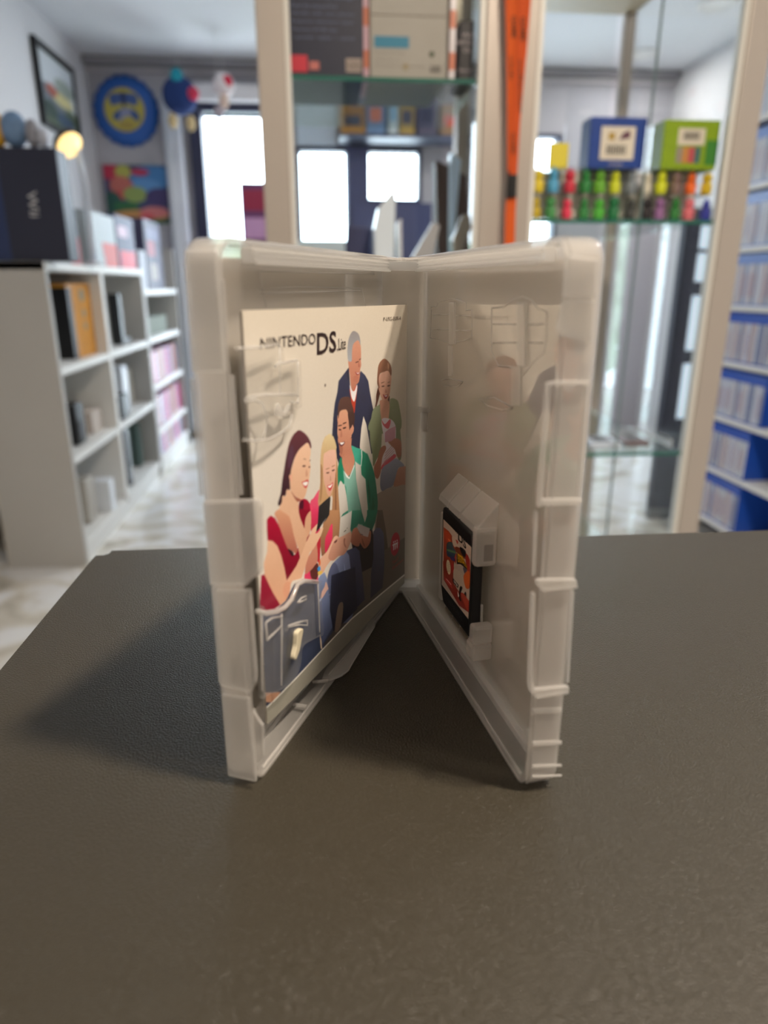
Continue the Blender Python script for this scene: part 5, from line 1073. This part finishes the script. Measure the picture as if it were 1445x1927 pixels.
# poster under it
p0,p1=at(206,420,Y=YB),at(318,312,Y=YB)
e=empty('poster',((p0.x+p1.x)/2,YB-.004,(p0.z+p1.z)/2),0,'colourful poster of mixed bright shapes below the bottle-cap sign','poster'); hx_,hz_=(p1.x-p0.x)/2,(p1.z-p0.z)/2
MB().box(-hx_,hx_,-.012,.003,-hz_,hz_).build('poster_board',mat('poster_edge',(40,60,70),.5),e)
C=pic_blobs((60,70,110),[(.75,.2,.35,.2,(70,130,190)),(.6,.35,.25,.12,(96,150,206)),(.08,.1,.15,.15,(190,50,80)),(.3,.12,.12,.12,(180,180,90)),(.55,.12,.14,.06,(190,50,80)),(.25,.35,.18,.16,(196,110,100)),(.2,.52,.12,.08,(206,80,80)),(.45,.5,.18,.14,(150,170,96)),(.1,.65,.14,.2,(40,90,80)),(.3,.7,.2,.08,(50,110,70)),(.5,.86,.45,.10,(206,150,90)),(.72,.8,.22,.1,(220,130,130)),(.6,.9,.12,.08,(226,90,100)),(.8,.55,.2,.16,(70,60,110)),(.5,.98,.6,.06,(70,110,60))])
sheet_from(C,'poster_print',lambda U,V:np.stack([-hx_+2*hx_*U,-.0125+0*U,-hz_+2*hz_*V],-1),e)
# hanging plush balls by the door
def plush(px,py,r,c,label,extra,Yp=4.6):
    p=at(px,py,Y=Yp); e=empty('plush_toy',(p.x,Yp,p.z),0,label,'soft toy'); m=MB(); sph(m,(0,0,0),r,sc=(1,.9,1)); m.build('plush_ball',mat('plush_fabric',c,.95),e)
    MB().tube([(0,0,r*.9),(0,0,CEIL-p.z)],.0015,6).build('hanging_cord',mat('cord_white',(220,220,220),.8) if 'cord_white' not in bpy.data.materials else bpy.data.materials['cord_white'],e)
    for (dx,dz,rr,sc,cc,nm) in extra: m=MB(); sph(m,(dx,-r*.55 if abs(dx)<r else 0,dz),rr,sc=sc,seg=12,rings=8); m.build(nm,mat('plush_fabric_trim',cc,.95),e)
plush(338,180,.10,(36,58,112),'dark blue round plush with teal tuft and two tan feet, hanging beside the door',[(.0,.085,.035,(1,.8,1.2),(40,150,170),'tuft'),(.085,.0,.035,(1,.8,1),(206,60,90),'bow'),(-.04,-.14,.035,(.8,.8,1.2),(206,184,140),'foot'),(.06,-.15,.035,(.8,.8,1.2),(206,184,140),'foot')])
plush(421,160,.062,(232,222,224),'small white round plush with a red patch, hanging in front of the shutter box',[(.02,.01,.034,(1,.6,1),(206,36,66),'patch'),(.0,-.09,.032,(.9,.9,1.3),(222,196,180),'body')])
plush(412,210,.030,(170,160,170),'tiny grey plush hanging lowest in front of the glass door',[(.0,-.045,.014,(.8,.8,1.6),(90,110,120),'tail')],4.4)
# dark item rack right of the door opening
e,b=box_thing('leaflet_rack','dark purple leaflet rack standing inside the glass door at its right','rack',-.475,-.31,YB-.30,YB-.16,0,1.62,mat('plum_rack',(110,62,104),.6))
MB().box(-.07,.07,-.0715,-.07,1.30,1.42).build('leaflet',mat('leaflet_pink',(196,150,190),.5),b); MB().box(-.07,.07,-.0715,-.07,1.46,1.58).build('leaflet',mat('leaflet_red',(150,40,70),.5),b)
# boxes in the cubbies
def cub(name,label,cat,px0,px1,ytop,ybot,X,dep,zb,m,bev=.002,ylo=2.59,yhi=3.85):
    a=at(px0,ytop,X=X); b=at(px1,ybot,X=X); zt=min(max(a.z,zb+.02),zb+.285); y1_=min(b.y,yhi); y0_=min(max(a.y,ylo),y1_-.05); return box_thing(name,label,cat,X-dep,X,y0_,y1_,zb+.0004,zt,m,bev=bev)
e,b=cub('game_carton','mustard yellow carton with a black spine in the top left cubby','box',122,186,530,660,-.97,.16,.745,mat('mustard_carton',(206,140,36),.5,noise=(30,.15)))
dy=(at(186,600,X=-.97).y-at(122,600,X=-.97).y)
m=MB(); 
for k,(zz,rr) in enumerate(((.24,.032),(.17,.022),(.12,.02))): m.prism(ell(0.02,zz,rr,rr*.8),.0801,.0806,'yzx')
m.build('round_print',mat('grey_round_print',(150,144,120),.5),b)
bb_=[v.co.y for v in b.data.vertices]; MB().box(-.078,.0806,min(bb_)-.0004,min(bb_)+.05,0,.27).build('black_spine',M['black'],b)
e,b=cub('vertical_stand','thin black L-shaped stand in the top right cubby','stand',232,244,552,610,-.97,.05,.745,M['black'],yhi=3.62); a_=2*max(v.co.y for v in b.data.vertices)
MB().box(-.025,.025,a_/2,a_/2+.12,.0,.03).build('stand_foot',M['black'],e)
e,b=cub('speaker','black rounded speaker in the middle left cubby','speaker',140,166,762,830,-.96,.12,.42,M['black'],bev=.012); MB().prism(ell(0,.06,.035,.035),.0601,.0625,'yzx').build('speaker_cone',mat('cone_grey',(60,60,66),.5),b)
cub('controller_box','small cream box beside the black speaker in the middle left cubby','box',172,196,776,822,-.98,.10,.42,mat('cream_card',(206,196,188),.5))
cub('games_console','white games console standing in the middle right cubby','console',228,250,690,790,-.99,.14,.42,mat('console_white',(214,220,230),.3),bev=.006)
cub('games_console','cream games console at the back of the middle right cubby','console',253,266,690,780,-1.02,.12,.42,mat('console_cream',(206,200,186),.3),bev=.006)
cub('media_box','small black media box in front of the white console, middle right cubby','box',228,246,745,785,-.94,.04,.42,M['black'],bev=.004)
cub('games_console','tall black games console standing in the bottom right cubby','console',237,252,806,905,-.95,.20,.085,mat('console_black',(26,28,40),.25),bev=.006)
cub('game_carton','grey-green carton behind the tall black console, bottom right cubby','box',256,272,800,880,-1.0,.14,.085,mat('green_grey_card',(84,104,100),.5))
cub('shoe_box','white flat box in the bottom left cubby, at its right','box',205,218,905,940,-.93,.22,.085,mat('white_card',(226,232,240),.5),ylo=2.92,yhi=3.14)
cub('shoe_box','beige rounded box in the bottom left cubby, at its left','box',160,196,905,960,-.97,.2,.085,mat('beige_card',(176,172,164),.5),bev=.01,yhi=2.9)
# second bookcase contents
e,b=box_thing('game_carton','dark carton with a grey and red cover on top of the second left bookcase','box',-1.10,-.95,4.15,4.55,1.0004,1.37,mat('dusk_card',(58,56,84),.5))
MB().box(.0752,.0765,-.15,.02,.18,.26).build('red_print',mat('maroon_print',(150,56,76),.5),b); MB().box(.0752,.0765,-.16,.16,.27,.33).build('grey_print',mat('slate_print',(96,96,128),.5),b); MB().box(.0752,.0765,-.12,.05,.05,.14).build('cream_print',mat('stone_print',(150,140,134),.5),b)
e,b=box_thing('paper_bag','white wedge-shaped bag leaning beside the dark carton on the second bookcase','bag',-1.06,-.95,4.0,4.12,1.0004,1.20,mat('bag_white',(206,212,224),.6))
e,b=box_thing('basket','grey-green basket of cables on the shelf above the game rows','basket',-1.12,-.97,4.05,4.60,.7504,.85,mat('basket_grey',(120,128,116),.7,bump=(80,.6,.01)))
gm=[mat('dvd_%s'%'abcdefgh'[i],c,.35) for i,c in enumerate(((214,120,150),(150,190,214),(206,206,222),(196,60,130),(170,90,110),(120,140,190),(222,180,190),(206,150,110)))]
dm=[case_mesh(gm[i],gm[(i*3+2)%8],'w',.170) for i in range(8)]
for r,(z,nm,hh) in enumerate(((.495,'upper',1.0),(.245,'middle',1.0),(.085,'lower',.72))):
    for k in range(50):
        y=3.935+.0158*k
        if y>4.72: break
        o=bpy.data.objects.new('game_box',dm[(k//3+r*3+random.randrange(2))%8]); COL.objects.link(o); o.location=(XB1-.03,y,z+.0004); o.rotation_euler=(0,0,math.pi); o.scale=(1,1,hh*.9 if r==2 else 1)
        tag(o,'pink or blue game case in the %s row of the second left bookcase'%nm,'game case','game cases in the %s row of the second left bookcase'%nm)
